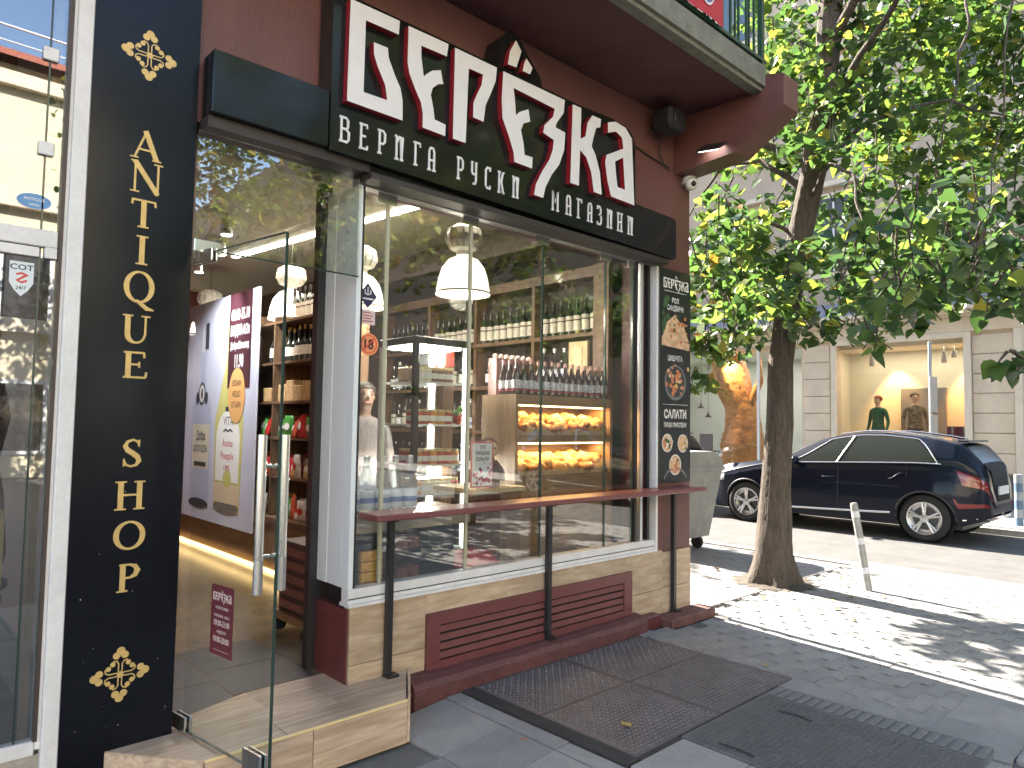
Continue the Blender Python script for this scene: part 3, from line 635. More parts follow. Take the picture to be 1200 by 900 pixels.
# ------------------------------------------------------------------ menu board on the corner pier
mb = thing('menu_board', 'tall black menu board with food pictures on the corner pier', 'sign', (5, 3.39, 1.09))
B().box(4.790, 5.245, 3.375, 3.399, 1.098, 2.862, 0, .003).build('board', pm('menu_black', (.022, .024, .025), .3, noise=(6, .3)), mb)
MM = [pm('chalk', (.70, .68, .64), .6), pm('menu_green', (.05, .10, .04), .6, noise=(40, .6)), pm('menu_tan', (.55, .36, .22), .6, noise=(30, .4)), pm('menu_orange', (.50, .17, .07), .6, noise=(50, .6)), pm('menu_plate', (.14, .15, .155), .5), pm('menu_yellow', (.55, .38, .12), .6, noise=(50, .5)), pm('menu_slate', (.035, .037, .04), .6, noise=(8, .5))]
b = B(); dd = 3.374
logo(b, 4.845, 2.70, .085, PXZ, dd, 0)
text(b, 'РОЛ', 5.017, 2.585, .040, PXZ, dd, 0, bold=.02, width=.10); text(b, 'САНДВИЧИ', 5.017, 2.52, .042, PXZ, dd, 0, bold=.02, width=.235)
b.box(4.86, 5.18, 3.3735, 3.3742, 2.675, 2.679, 0)
R = random.Random(3)
for i in range(16): b.disc((R.uniform(4.82, 4.92), R.uniform(2.33, 2.62)), R.uniform(.012, .03), PXZ, dd - i * .00002, 7, 1, 1, R.uniform(.6, 1.8))
b.poly([(4.82, 2.22), (5.22, 2.20), (5.235, 2.26), (4.825, 2.30)], PXZ, dd - .0004, 2)
b.poly([(4.835, 2.29), (4.90, 2.42), (5.0, 2.48), (5.14, 2.40), (5.22, 2.27)], PXZ, dd - .0008, 2)
for i in range(26): b.disc((R.gauss(5.03, .06), R.gauss(2.385, .05)), R.uniform(.010, .024), PXZ, dd - .001 - i * .00003, 7, R.choice([1, 3, 3, 5, 2]), 1, R.uniform(.5, 1.3))
text(b, 'ШИШЧЕТА', 5.017, 2.10, .042, PXZ, dd, 0, bold=.02, width=.21)
b.disc((5.02, 1.92), .155, PXZ, dd, 28, 4, 1, .95); b.disc((5.02, 1.925), .135, PXZ, dd - .0003, 28, 6, 1, .95)
for i in range(34): b.disc((R.gauss(5.03, .055), R.gauss(1.95, .055)), R.uniform(.012, .026), PXZ, dd - .0008 - i * .00003, 7, R.choice([3, 3, 2, 5, 3]), 1, R.uniform(.5, 1.3))
b.box(4.84, 5.20, 3.3735, 3.3742, 1.735, 1.738, 0)
text(b, 'САЛАТИ', 5.02, 1.625, .066, PXZ, dd, 0, bold=.03, width=.32); text(b, 'ПРЯСНО ПРИГОТВЕНИ', 5.02, 1.55, .036, PXZ, dd, 0, bold=.02, width=.32)
for (x, z, r) in ((4.905, 1.42, .075), (5.13, 1.415, .075), (5.02, 1.24, .085)):
    b.disc((x, z), r, PXZ, dd, 24, 0); b.disc((x, z), r * .9, PXZ, dd - .0003, 24, 2)
    for i in range(20): b.disc((x + R.gauss(0, r * .33), z + R.gauss(0, r * .33)), R.uniform(.008, .02), PXZ, dd - .0006 - i * .00003, 7, R.choice([1, 3, 5, 2, 3, 0]))
b.ribbon(ell(5.02, 1.11, .16, .10, 10, 170, 10), .02, PXZ, dd - .0004, dd - .0002, 4)
b.build('menu_print', MM, mb)

# ------------------------------------------------------------------ fittings under the balcony
cm = thing('security_camera', 'white dome security camera under the corner bracket of the balcony', 'camera', (5.18, 3.33, 3.62))
b = B(); b.cyl((5.20, 3.36, 3.70), (5.20, 3.36, 3.64), .055, .065, 18); b.build('housing', ALUW, cm)
b = B(); b.ball((5.185, 3.33, 3.635), .058, 18, 12); b.build('dome', pm('camera_white', (.7, .7, .68), .35), cm)
b = B(); b.ball((5.158, 3.292, 3.622), .024, 12, 8); b.build('lens', pm('lens_black', (.01, .01, .012), .08), cm)
fl = thing('flood_light', 'small white LED floodlight on the inner side of the balcony bracket', 'lamp', (4.99, 3.0, 3.80))
b = B(); b.add([(4.93, 2.92, 3.775), (5.03, 2.90, 3.84), (5.03, 3.10, 3.865), (4.93, 3.12, 3.80), (4.93, 2.92, 3.755), (5.03, 2.90, 3.82), (5.03, 3.10, 3.845), (4.93, 3.12, 3.78)], [(0, 1, 2, 3), (7, 6, 5, 4), (0, 4, 5, 1), (1, 5, 6, 2), (2, 6, 7, 3), (3, 7, 4, 0)]); b.build('body', BLACKM, fl)
b = B(); b.add([(4.937, 2.935, 3.753), (5.022, 2.918, 3.815), (5.022, 3.09, 3.842), (4.937, 3.108, 3.778)], [(3, 2, 1, 0)]); b.build('lamp_glass', emis('flood_led', (1, .98, .95), 1.6), fl)
sp_ = thing('loudspeaker', 'black outdoor loudspeaker hung under the balcony beside the bracket', 'loudspeaker', (4.72, 3.3, 4.0))
b = B(); b.box(4.60, 4.84, 3.14, 3.33, 3.92, 4.10, 0, .03); b.build('cabinet', pm('speaker_black', (.008, .008, .01), .7), sp_)
b = B(); b.lathe([(.0, .0), (.06, .0), (.075, .015)], (4.72, 3.135, 4.01), 18, 0, 'y'); b.build('speaker_cone', BLACKM, sp_)
b = B(); b.box(4.70, 4.74, 3.331, 3.398, 3.99, 4.03); b.build('bracket', BLACKM, sp_)
b = B(); b.tube([(4.74, 3.30, 3.93), (4.76, 3.36, 3.86), (4.80, 3.385, 3.80), (4.88, 3.388, 3.72), (4.96, 3.388, 3.70)], .005, 6); b.tube([(4.30, 3.39, 3.80), (4.55, 3.39, 3.77), (4.80, 3.388, 3.735), (4.95, 3.388, 3.73)], .006, 6)
solo(b, 'wall_cable', BLACKM, 'thin dark cable looping from the loudspeaker along the maroon wall', 'cable', (4.7, 3.39, 3.7))
bn = thing('balcony_banner', 'red cloth banner with a pale oval crest on the green balcony railing', 'banner', (4.0, 2.56, 4.39))
b = B(); nx = 16; vs = []; 
for i in range(nx + 1):
    x = 3.2 + 1.2 * i / nx
    for z in (4.385, 5.25): vs.append((x, 2.562 + .006 * sin(i * 1.3), z))
b.add(vs, [(2 * i, 2 * i + 2, 2 * i + 3, 2 * i + 1) for i in range(nx)]); b.build('cloth', pm('banner_red', (.42, .03, .045), .7, noise=(6, .1)), bn)
b = B(); c = (4.17, 4.62)
b.disc(c, .135, PXZ, 2.550, 26, 0, .78, 1.25); b.disc(c, .122, PXZ, 2.5495, 26, 1, .78, 1.25)
for i in range(5): b.ribbon([(4.10 + i * .033, 4.50 + .02 * abs(i - 2)), (4.10 + i * .033, 4.73)], .010, PXZ, 2.5486, 2.549, 0)
b.build('crest', [WHITEP, pm('crest_blue', (.10, .13, .32), .6)], bn)

# ================================================================== INSIDE THE SHOP
LK = .20                                            # all lit lamps together
LAMPW = emis('lamp_shade_lit', (1, .94, .84), 1.5)
def pointlight(name, loc, power, col, r=.05):
    l = bpy.data.lights.new(name, 'POINT'); l.energy = power * LK; l.color = col; l.shadow_soft_size = r
    o = bpy.data.objects.new(name, l); COL.objects.link(o); o.location = loc; return o
def arealight(name, loc, sx, sy, power, col, rot):
    l = bpy.data.lights.new(name, 'AREA'); l.shape = 'RECTANGLE'; l.size = sx; l.size_y = sy; l.energy = power * LK; l.color = col
    o = bpy.data.objects.new(name, l); COL.objects.link(o); o.location = loc; o.rotation_euler = rot; return o
# pendant lamps
WIREW = pm('lamp_cage', (.55, .52, .46), .6, noise=(20, .15))
def lamp():
    t_ = thing('pendant_lamp', 'x', 'lamp', (0, 0, 0), 'white bell pendant lamps hanging in the shop')
    b = B(); b.lathe([(.207, 0), (.204, .03), (.190, .12), (.165, .20), (.115, .265), (.06, .29), (.055, .30)], n=28)
    b.build('shade', pm('shade_glow', (.8, .78, .72), .4, emit=.34, ecol=(1, .93, .80)), t_)
    b = B(); b.lathe([(.209, -.004), (.212, .004), (.209, .012)], n=28); b.build('rim', pm('lamp_rim', (.35, .30, .24), .4), t_)
    b = B(); b.lathe([(.0, .0), (.10, .0)], (0, 0, .06), 20); b.build('bulb', emis('lamp_bulb', (1, .93, .82), 2.8), t_)
    b = B(); b.lathe([(.056, .301), (.06, .33), (.10, .35), (.135, .40), (.14, .45), (.12, .50), (.07, .53), (.02, .54)], n=20); top = b.build('cap', WIREW, t_)
    b = B()
    for k in range(14):
        a = 2 * pi * k / 14; b.tube([(.105 * cos(a), .105 * sin(a), .35), (.143 * cos(a), .143 * sin(a), .42), (.126 * cos(a), .126 * sin(a), .50), (.06 * cos(a), .06 * sin(a), .537)], .006, 5)
    b.build('cage', pm('cage_beige', (.45, .42, .36), .6), top)
    b = B(); b.tube([(0, 0, .54), (0, 0, .805)], .004, 6); b.build('cord', BLACKM, t_)
    return t_
lp = lamp()
for i, (x, y, lb) in enumerate(((3.40, 4.2, 'white bell pendant lamp hanging nearest the middle window pane'), (3.19, 5.35, 'white bell pendant lamp seen through the narrow left window pane'), (3.13, 6.55, 'white bell pendant lamp seen through the glass above the open door'), (3.06, 8.5, 'farthest pendant lamp, only its cage showing above the bottle banner'))):
    if i == 0: lp.location = (x, y, 2.54); lp['label'] = lb
    else: dup(lp, (x, y, 2.54), label=lb)
    pointlight('lamp_light', (x, y, 2.52), 26, (1, .90, .76), .1)
# ceiling light lines
for i, (x0, y0, x1, y1) in enumerate(((3.43, 4.02, 3.235, 5.75), (3.22, 5.85, 3.01, 7.7))):
    a = Vector((x0, y0, 0)); c = Vector((x1, y1, 0)); dr_ = (c - a).normalized() * 1; nn = Vector((-dr_.y, dr_.x, 0)) * .03
    b = B(); vs = [a - nn, a + nn, c + nn, c - nn]
    b.add([(p.x, p.y, 3.325) for p in vs] + [(p.x, p.y, 3.348) for p in vs], [(0, 1, 2, 3), (4, 7, 6, 5), (0, 4, 5, 1), (1, 5, 6, 2), (2, 6, 7, 3), (3, 7, 4, 0)])
    t_ = thing('strip_light', ('long white ceiling strip light nearest the window', 'long white ceiling strip light deeper in the shop')[i], 'lamp', (x0, y0, 3.325))
    b.build('housing', emis('strip_lit', (1, .97, .92), 2.4), t_)
    ll = (c - a).length
    arealight('strip_glow', ((x0 + x1) / 2, (y0 + y1) / 2, 3.315), .06, ll, 32, (1, .93, .82), (0, 0, atan2(y1 - y0, x1 - x0) - pi / 2))
for i, (x, y) in enumerate(((2.6, 7.0), (2.75, 8.0), (2.35, 6.2))):
    t_ = thing('spot_lamp', ('small ceiling spotlight left of the bottle banner top', 'small ceiling spotlight at the far end of the shop', 'small ceiling spotlight above the banner edge')[i], 'lamp', (x, y, 3.15), 'small ceiling spotlights')
    b = B(); b.cyl((x, y, 3.17), (x, y, 3.30), .055, .05, 14); b.cyl((x, y, 3.30), (x, y, 3.35), .012, .012, 8); b.build('body', STEEL, t_)
    b = B(); b.lathe([(0, 0), (.045, 0)], (x, y, 3.165), 14); b.build('bulb', emis('spot_lit', (1, .92, .8), 1.6), t_)

# ---------------------------------------------------------------- bottles
def bglass(n, c, r=.08): return pm('bottle_' + n, c, r, spec=.7)
def bottle(name, label, cat, group, h, r, gcol, lcol, ccol, neck=.32, lz=(.18, .5), shoulder=.62, n=12, sub=None):
    t_ = thing(name, label, cat, (0, 0, 0), group)
    b = B(); b.lathe([(0, .001), (r * .9, 0), (r, h * .03), (r, h * (shoulder - .08)), (r * .85, h * shoulder), (r * .42, h * (shoulder + .13)), (r * .34, h * .88), (r * .34, h * .89)], n=n); b.build('glass_body', gcol, t_)
    b = B(); b.lathe([(r * 1.02, h * lz[0]), (r * 1.02, h * lz[1])], n=n); lb = b.build('paper_label', lcol, t_)
    if sub is not None:
        b = B(); b.lathe([(r * 1.035, h * sub[0]), (r * 1.035, h * sub[1])], n=n); b.build('label_band', sub[2], lb)
    b = B(); b.lathe([(r * .38, h * .87), (r * .40, h * .99), (0, h)], n=n); b.build('cap', ccol, t_)
    return t_
PAPER = pm('label_paper', (.62, .58, .50), .6, noise=(60, .12)); PAPERW = pm('label_white', (.74, .74, .73), .6)
wine = bottle('wine_bottle', 'x', 'bottle', 'x', .33, .038, bglass('dark', (.02, .025, .02)), PAPER, pm('foil_dark', (.04, .03, .03), .4), lz=(.10, .52), sub=(.38, .42, pm('label_ink', (.10, .07, .06), .6)))
vodka = bottle('vodka_bottle', 'x', 'bottle', 'x', .30, .04, glass('bottle_clear', (.70, .76, .77), .9, .07), PAPERW, STEEL, lz=(.15, .45))
beer = bottle('beer_bottle', 'x', 'bottle', 'x', .265, .034, bglass('brown', (.028, .012, .010)), pm('beer_label', (.55, .53, .55), .5, noise=(45, .8)), pm('cap_pink', (.55, .30, .27), .5), lz=(.17, .40), shoulder=.58, sub=(.10, .15, pm('beer_red', (.32, .03, .05), .5)))
champ = bottle('sparkling_bottle', 'x', 'bottle', 'x', .33, .045, bglass('dark', (.02, .025, .02)), PAPER, pm('foil_gold', (.55, .36, .10), .35, metal=.5), lz=(.16, .42), shoulder=.52)
syrup = bottle('spirit_bottle', 'x', 'bottle', 'x', .33, .05, glass('bottle_pale', (.74, .80, .82), .9, .07), pm('label_bluewhite', (.62, .66, .74), .55), pm('cap_silver', (.6, .6, .62), .3, metal=.6), lz=(.06, .40), shoulder=.64, n=16, sub=(.17, .26, pm('label_blue_print', (.16, .22, .42), .55, noise=(160, .9))))
protos = [wine, vodka, beer, champ, syrup]
used = set()
def put(p, x, y, z, label, group, s=1., rz=None):
    rz = random.uniform(0, 6) if rz is None else rz
    if p.name not in used:
        used.add(p.name); p.location = (x, y, z); p.rotation_euler = (0, 0, rz); p.scale = (s,) * 3; p['label'] = label; p['group'] = group; return p
    o = dup(p, (x, y, z), rz, label, s); o['group'] = group; return o
# wall shelf along the right wall
ws = thing('wall_shelf', 'tall dark wooden bottle shelving along the right wall of the shop', 'shelf', (4.72, 5.5, .16))
for z in (2.86, 2.335, 1.90, 1.45, 1.0, .5): B().box(4.70, 4.858, 3.94, 7.5, z, z + .035 if z < 2.8 else z + .09).build('shelf_board', SHELFW, ws)
for y in (3.93, 4.75, 5.6, 6.4, 7.3): B().box(4.705, 4.857, y - .02, y + .02, .161, 2.858).build('upright', SHELFV, ws)
B().box(4.66, 4.699, 3.80, 3.968, .161, 2.95).build('end_panel', SHELFV, ws)
B().box(4.84, 4.858, 3.95, 7.28, .162, 2.857).build('back_panel', pm('shelf_back', (.035, .023, .016), .7), ws)
y = 4.04
while y < 7.25:
    if min(abs(y - q) for q in (3.93, 4.75, 5.6, 6.4, 7.3)) > .07:
        put(wine, 4.765, y, 2.371, 'dark wine bottle with cream paper label on the upper wall shelf', 'wine bottles on the upper wall shelf', random.uniform(.97, 1.03))
    y += random.choice((.094, .098, .102))
for zz, k in ((1.936, 0), (1.486, 1), (1.036, 0)):      # mixed heights and gaps
    y = 4.02
    while y < 7.2:
        if min(abs(y - q) for q in (3.93, 4.75, 5.6, 6.4, 7.3)) > .07:
            put((vodka, syrup, vodka, wine)[random.randrange(4)], 4.765, y, zz, 'bottle of spirits in the dim row below the wine bottles on the wall shelf', 'spirit bottles on the middle wall shelves', random.uniform(.9, 1.05))
        y += random.uniform(.11, .15)
t_ = thing('gift_box', 'pale wooden gift box standing on the wall shelf above the beer bottles', 'box', (4.72, 4.25, 1.937))
b = B(); b.box(4.66, 4.70, 4.03, 4.25, 2.0, 2.29, 0, .004); b.build('body', pm('pale_wood', (.52, .39, .21), .55, noise=(12, .15)), t_); B().box(4.652, 4.659, 4.09, 4.19, 2.06, 2.24).build('lid_panel', pm('pale_wood2', (.60, .47, .28), .55), t_)
B().box(4.66, 4.84, 4.0, 4.26, 1.937, 1.999).build('stand', SHELFW, t_)

# bread display by the window, facing the street
bd = thing('bread_display', 'oak bread display cabinet with two lit shelves facing the street', 'cabinet', (4.1, 3.9, .16))
X0, X1, Y0, Y1 = 3.545, 4.655, 3.745, 4.12
B().box(X0, X0 + .03, Y0, Y1, .161, 1.774).build('side_panel', OAKV, bd); B().box(X1 - .03, X1, Y0, Y1, .161, 1.774).build('side_panel', OAKV, bd)
for z0, z1 in ((1.70, 1.774), (1.42, 1.475), (1.09, 1.175)): B().box(X0 + .031, X1 - .031, Y0, Y1, z0, z1).build('shelf_board', OAKH, bd)
B().box(X0 + .031, X1 - .031, Y0 + .005, Y0 + .03, .161, .60).build('front_panel', OAKH, bd); B().box(X0 + .031, X1 - .031, Y0 + .005, Y0 + .03, .604, 1.089).build('front_panel', OAKH, bd)
B().box(X0 + .031, X1 - .031, Y1 - .02, Y1, .161, 1.699).build('back_panel', OAKH, bd)
for z in (1.685, 1.40):
    arealight('bread_light', (4.1, 3.86, z), 1.0, .12, 8.5, (1, .58, .22), (0, 0, 0))
    B().box(X0 + .05, X1 - .05, Y0 + .06, Y0 + .10, z + .006, z + .018).build('light_bar', emis('bread_led', (1, .66, .30), 2.0), bd)
BREADM = [pm('bread_gold', (.58, .31, .09), .55, noise=(14, .3), bump=(30, .4)), pm('bread_brown', (.38, .16, .05), .5, noise=(14, .3), bump=(30, .4)), pm('bread_pale', (.66, .46, .22), .6, noise=(14, .25), bump=(30, .3))]
BAG = glass('bag_film')
BASK = pm('basket_wicker', (.42, .30, .18), .7, noise=(40, .3), bump=(60, .6))
R = random.Random(11)
def loaf(kind):
    b = B(); n, m = 12, 9
    if kind == 0: sx, sy, sz = .085, .06, .045
    elif kind == 1: sx, sy, sz = .13, .035, .035
    else: sx, sy, sz = .06, .055, .04
    b.ball((0, 0, sz), 1, n, m, 0, (sx, sy, sz))
    for k in (-.5, 0, .5): b.tube([(k * sx * .9 - .01, -sy * .6, sz * 1.72), (k * sx * .9, 0, sz * 1.98), (k * sx * .9 + .01, sy * .6, sz * 1.72)], .005, 5)
    return b.mesh('loaf', BREADM[kind])
LM = [loaf(0), loaf(1), loaf(2)]
for lv, zz in ((0, 1.476), (1, 1.176)):
    for i in range(5):
        bx = 3.70 + i * .20
        nm = ('first', 'second', 'third', 'fourth', 'fifth')[i]
        t_ = thing('bread_basket', f'{nm} wicker tray from the left on the {("upper", "lower")[lv]} bread shelf', 'basket', (bx, 3.86, zz), 'bread trays in the display cabinet')
        b = B(); b.box(bx - .092, bx + .092, 3.775, 3.945, zz, zz + .008)
        b.box(bx - .095, bx + .095, 3.768, 3.776, zz, zz + .035); b.box(bx - .095, bx + .095, 3.945, 3.953, zz, zz + .05); b.box(bx - .095, bx - .087, 3.776, 3.945, zz, zz + .042); b.box(bx + .087, bx + .095, 3.776, 3.945, zz, zz + .042)
        b.build('tray', BASK, t_)
        for k in range(6):
            kd = R.choice((0, 2, 0, 1, 2) if lv else (1, 0, 1, 1, 2))
            sx = bx + (k % 2 - .5) * .085 + R.uniform(-.012, .012); sy = 3.82 + (k // 2) * .045
            o = bpy.data.objects.new('bread_loaf', LM[kd]); COL.objects.link(o)
            o.location = (sx, sy, zz + .012 + (k // 2) * .036); o.rotation_euler = (R.uniform(-.5, .3), R.uniform(-.3, .3), R.uniform(-.9, .9) + (1.2 if kd == 1 else 0))
            tag(o, f'golden loaf in the {nm} tray from the left, {("upper", "lower")[lv]} bread shelf', 'bread', 'bread loaves in the display cabinet')
for row, (yy, zo) in enumerate(((3.80, 0), (3.885, 0), (3.97, .035))):
    for i in range(14):
        put(beer, 3.60 + i * .0765 + .012 * row, yy, 1.775 + zo * 0, 'brown beer bottle with white label in the rows on the bread display', 'beer bottles on the bread display', random.uniform(.98, 1.02))
t_ = thing('bottle_crate', 'pink topped bottle packs at the back left on the bread display', 'crate', (3.85, 4.08, 1.775))
b = B(); b.box(3.60, 4.02, 4.025, 4.115, 1.776, 2.06); b.build('body', pm('pack_pink', (.42, .25, .24), .6, noise=(20, .3)), t_); 
b = B()
for i in range(7): b.ball((3.63 + i * .06, 4.07, 2.075), .022, 8, 6)
b.build('bottle_tops', pm('cap_pale', (.62, .5, .47), .5), t_)
t_ = thing('red_can', 'tall red carton standing left of the beer bottles', 'carton', (3.52, 4.3, 1.78)); B().box(3.40, 3.50, 4.42, 4.52, .16, 2.0).build('stand', SHELFV, t_); B().box(3.40, 3.50, 4.41, 4.51, 2.001, 2.17, 0, .006).build('carton', pm('carton_red', (.50, .05, .04), .5, noise=(20, .2)), t_)

CASEG = glass('case_glass', (.96, .98, .97), .5, .02)
# glass display fridge
fr = thing('display_fridge', 'upright glass display fridge with black frame and lit white shelves', 'fridge', (3.22, 4.42, .16))
FX0, FX1, FY0, FY1 = 2.975, 3.49, 4.205, 4.68
B().box(FX0, FX1, FY0, FY1, .161, .60, 0, .008).build('base', pm('fridge_grey', (.42, .43, .44), .4), fr)
B().box(FX0, FX1, FY0, FY1, 2.13, 2.185, 0, .004).build('top', BLACKM, fr)
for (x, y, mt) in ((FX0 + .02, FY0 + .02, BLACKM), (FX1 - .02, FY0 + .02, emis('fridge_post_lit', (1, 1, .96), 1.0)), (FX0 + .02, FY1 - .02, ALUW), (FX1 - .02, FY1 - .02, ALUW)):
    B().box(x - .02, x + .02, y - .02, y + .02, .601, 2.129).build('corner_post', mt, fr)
FZ = [.612, 1.02, 1.235, 1.53, 1.845]
for z in FZ: B().box(FX0 + .042, FX1 - .042, FY0 + .01, FY1 - .01, z, z + .014).build('shelf_board', pm('fridge_shelf', (.78, .79, .78), .3), fr)
B().box(FX0 + .041, FX1 - .041, FY0 + .002, FY0 + .007, .602, 2.128).build('front_glass', CASEG, fr); B().box(FX0 + .002, FX0 + .007, FY0 + .041, FY1 - .041, .602, 2.128).build('side_glass', CASEG, fr)
b = B(); b.box(FX1 - .075, FX1 - .045, FY1 - .075, FY1 - .05, .63, 2.10); b.box(FX0 + .05, FX1 - .05, FY0 + .05, FY1 - .05, 2.115, 2.128); b.build('led_strip', emis('fridge_led', (1, 1, .95), 4.0), fr)
pointlight('fridge_light', (FX0 + .26, FY0 + .22, 2.06), 60, (1, .98, .93), .06); pointlight('fridge_light', (FX0 + .26, FY0 + .22, 1.18), 34, (1, .98, .93), .05)
b = B()
JARM = [pm('jar_red', (.45, .06, .03), .25), pm('jar_orange', (.62, .25, .06), .3), pm('jar_brown', (.22, .09, .04), .3), pm('jar_cream', (.70, .62, .48), .5), pm('jar_green', (.16, .34, .07), .4)]
def jar():
    t_ = thing('food_jar', 'x', 'jar'); b = B(); b.lathe([(0, 0), (.028, 0), (.03, .01), (.03, .065), (.025, .072), (.025, .074)], n=12); b.build('glass_body', JARM[0], t_)
    b = B(); b.lathe([(.0265, .073), (.0265, .088), (0, .089)], n=12); b.build('lid', pm('jar_lid', (.55, .45, .25), .35, metal=.4), t_)
    b = B(); b.lathe([(.0306, .018), (.0306, .05)], n=12); b.build('paper_label', PAPERW, t_); return t_
jp = [jar()]
for c in JARM[1:]:
    j = dup(jp[0], (0, 0, 0));
    for ch in j.children:
        if ch.name.startswith('glass_body'): ch.data = ch.data.copy(); ch.data.materials[0] = c
    jp.append(j)
first = set()
def putj(k, x, y, z, lvl):
    lb = f'small glass jar in the row on the {lvl} fridge shelf'; g = f'jars on the {lvl} fridge shelf'
    if k not in first: first.add(k); o = jp[k]; o.location = (x, y, z)
    else: o = dup(jp[k], (x, y, z))
    o['label'] = lb; o['group'] = g; o.rotation_euler = (0, 0, random.uniform(0, 6)); o.scale = (1.25,) * 3
for z, ks, lvl, ny in ((1.845, (2, 3), 'top', 2), (1.53, (0, 1, 2), 'second', 2), (1.235, (0, 1, 1, 0), 'third', 3), (1.02, (1, 3, 0), 'fourth', 2)):
    for iy in range(ny):
        for ix in range(6):
            if z > 1.5 and ix > 4: continue
            putj(random.choice(ks), FX0 + .08 + ix * .068, FY0 + .06 + iy * .09, z + .015, lvl)
solo(B().box(3.02, 3.16, 4.30, 4.50, 1.86, 1.97, 0, .01), 'food_carton', pm('carton_tan', (.5, .36, .22), .6, noise=(20, .3)), 'tan food carton on the top fridge shelf', 'carton', (3.09, 4.4, 1.86))
b = B()
for i in range(30):
    a, e = random.uniform(0, 6.28), random.uniform(0, .11)
    b.ball((3.40 + .045 * cos(a), 4.275 + .045 * sin(a), 1.56 + e), random.uniform(.014, .028), 7, 5, 0 if e > .06 else 1)
solo(b, 'salad_pack', [JARM[4], JARM[0]], 'green and red salad pack on the second fridge shelf', 'food pack', (3.40, 4.27, 1.545))
BK = [pm('book_' + str(i), c, .5, noise=(30, .25)) for i, c in enumerate(((.55, .45, .12), (.10, .10, .14), (.55, .10, .08), (.35, .50, .62), (.60, .58, .55), (.12, .30, .45)))]
for i, (x, wd, hh, tl, k, lb) in enumerate(((3.06, .03, .25, .0, 0, 'yellow booklet at the left of the fridge bottom shelf'), (3.10, .035, .26, .03, 1, 'dark booklet between the yellow and the red one'), (3.20, .03, .28, .18, 2, 'red booklet leaning in the fridge bottom shelf'), (3.25, .035, .30, .2, 3, 'pale blue booklet leaning against the red one'), (3.33, .05, .29, .2, 5, 'blue magazine leaning at the right of the fridge bottom shelf'))):
    b = B(); b.box(-wd / 2, wd / 2, -.09, .09, 0, hh, 0); o = solo(b, 'booklet', BK[k], lb, 'booklet', (0, 0, 0), 'booklets in the fridge bottom shelf'); o.location = (x, 4.33, .628 + .008); o.rotation_euler = (0, -tl, .9)

for k in range(5):
    if k not in first: jp[k]['label'] = 'small glass jar at the back of the top fridge shelf'; jp[k].location = (FX0 + .4, FY0 + .3 + k * .02, 1.86)
# low counter behind the left panes with the white labelled bottles
ct = thing('window_counter', 'light wooden counter top on black cabinet just inside the left window pane', 'counter', (2.5, 3.7, .16))
B().box(2.05, 2.93, 3.50, 3.90, .925, 1.025, 0, .004).build('counter_top', CLADW, ct)
B().box(2.06, 2.33, 3.53, 3.88, .161, .924).build('black_cabinet', BLACKM, ct); B().box(2.62, 2.88, 3.60, 3.88, .161, .924).build('black_cabinet', BLACKM, ct)
for z in (.40, .60, .78): B().box(2.331, 2.619, 3.58, 3.88, z, z + .012).build('shelf_board', BLACKM, ct)
for i, x in enumerate((2.125, 2.235, 2.335, 2.435, 2.525)):
    o = put(syrup, x, 3.60 + (.02 if i % 2 else 0), 1.026, 'clear spirit bottle with pale blue label in the row on the window counter', 'white labelled bottles on the window counter', 1.0, 0)
b = B()
for x in (2.125, 2.235, 2.335, 2.435, 2.525): pass
for z, lb in ((.50, 'lower'), (.65, 'middle'), (.80, 'upper')):
    for k in range(3):
        o = solo(B().box(2.35 + k * .088, 2.43 + k * .088, 3.585, 3.68, 0, .055 + .01 * k, 0, .004), 'chocolate_box', [pm('choc_box', (.16, .06, .05), .5, noise=(30, .5))], f'small dark chocolate box on the {lb} shelf under the window counter', 'box', (0, 0, 0), 'chocolate boxes under the window counter')
        o.location = (0, 0, (z - .20 + .012 + .001) if z < .6 else (.613 if z < .7 else .793))
ORG = pm('pack_orange', (.70, .38, .10), .5, noise=(40, .3))
for i in range(4):
    z = .598 + i * .058
    solo(B().box(2.135, 2.275, 3.485, 3.526, z, z + .053, 0, .004), 'orange_pack', [ORG], 'orange sweets pack in the stack behind the lower left window corner', 'pack', (2.2, 3.5, z), 'orange packs stacked behind the window')
t_ = thing('price_card', 'white price card standing under the stack of orange packs', 'card', (2.2, 3.49, .46))
b = B(); b.box(2.135, 2.275, 3.485, 3.49, .48, .595, 0); b.build('card', PAPERW, t_)
b = B(); text(b, 'НОВО', 2.205, .548, .024, PXZ, 3.4842, 0, bold=.02, width=.08); text(b, '2.99', 2.205, .505, .024, PXZ, 3.4842, 0, bold=.02, width=.09); b.build('print', pm('print_blue', (.05, .10, .35), .6), t_)
solo(B().box(2.06, 2.33, 3.483, 3.528, .161, .479, 0), 'cardboard_stand', BLACKM, 'dark box carrying the white price card behind the window corner', 'box', (2.2, 3.5, .161))
# small poster, plank and doll
t_ = thing('window_poster', 'small white poster with red border and flowers behind the window left of the bread', 'poster', (3.1, 3.6, 1.13))
b = B(); b.box(3.01, 3.205, 3.60, 3.606, 1.13, 1.435); b.build('sheet', pm('poster_red', (.55, .12, .14), .6), t_)
b = B(); b.box(3.022, 3.193, 3.5985, 3.5995, 1.142, 1.423, 0)
for s, v, wd in (('УЖЕ', 1.385, .05), ('ПРИЕМАМЕ', 1.345, .125), ('ПОРЪЧКИ', 1.305, .115)): text(b, s, 3.108, v, .024, PXZ, 3.598, 1, bold=.025, width=wd)
for i in range(40): b.disc((R.uniform(3.03, 3.185), 1.15 + abs(R.gauss(0, .055))), R.uniform(.006, .014), PXZ, 3.5978 - i * .00002, 8, R.choice([2, 2, 1, 3]))
b.build('print', [PAPERW, pm('print_dark', (.05, .04, .05), .6), pm('flower_red', (.55, .04, .08), .6), pm('flower_pink', (.7, .4, .42), .6)], t_)
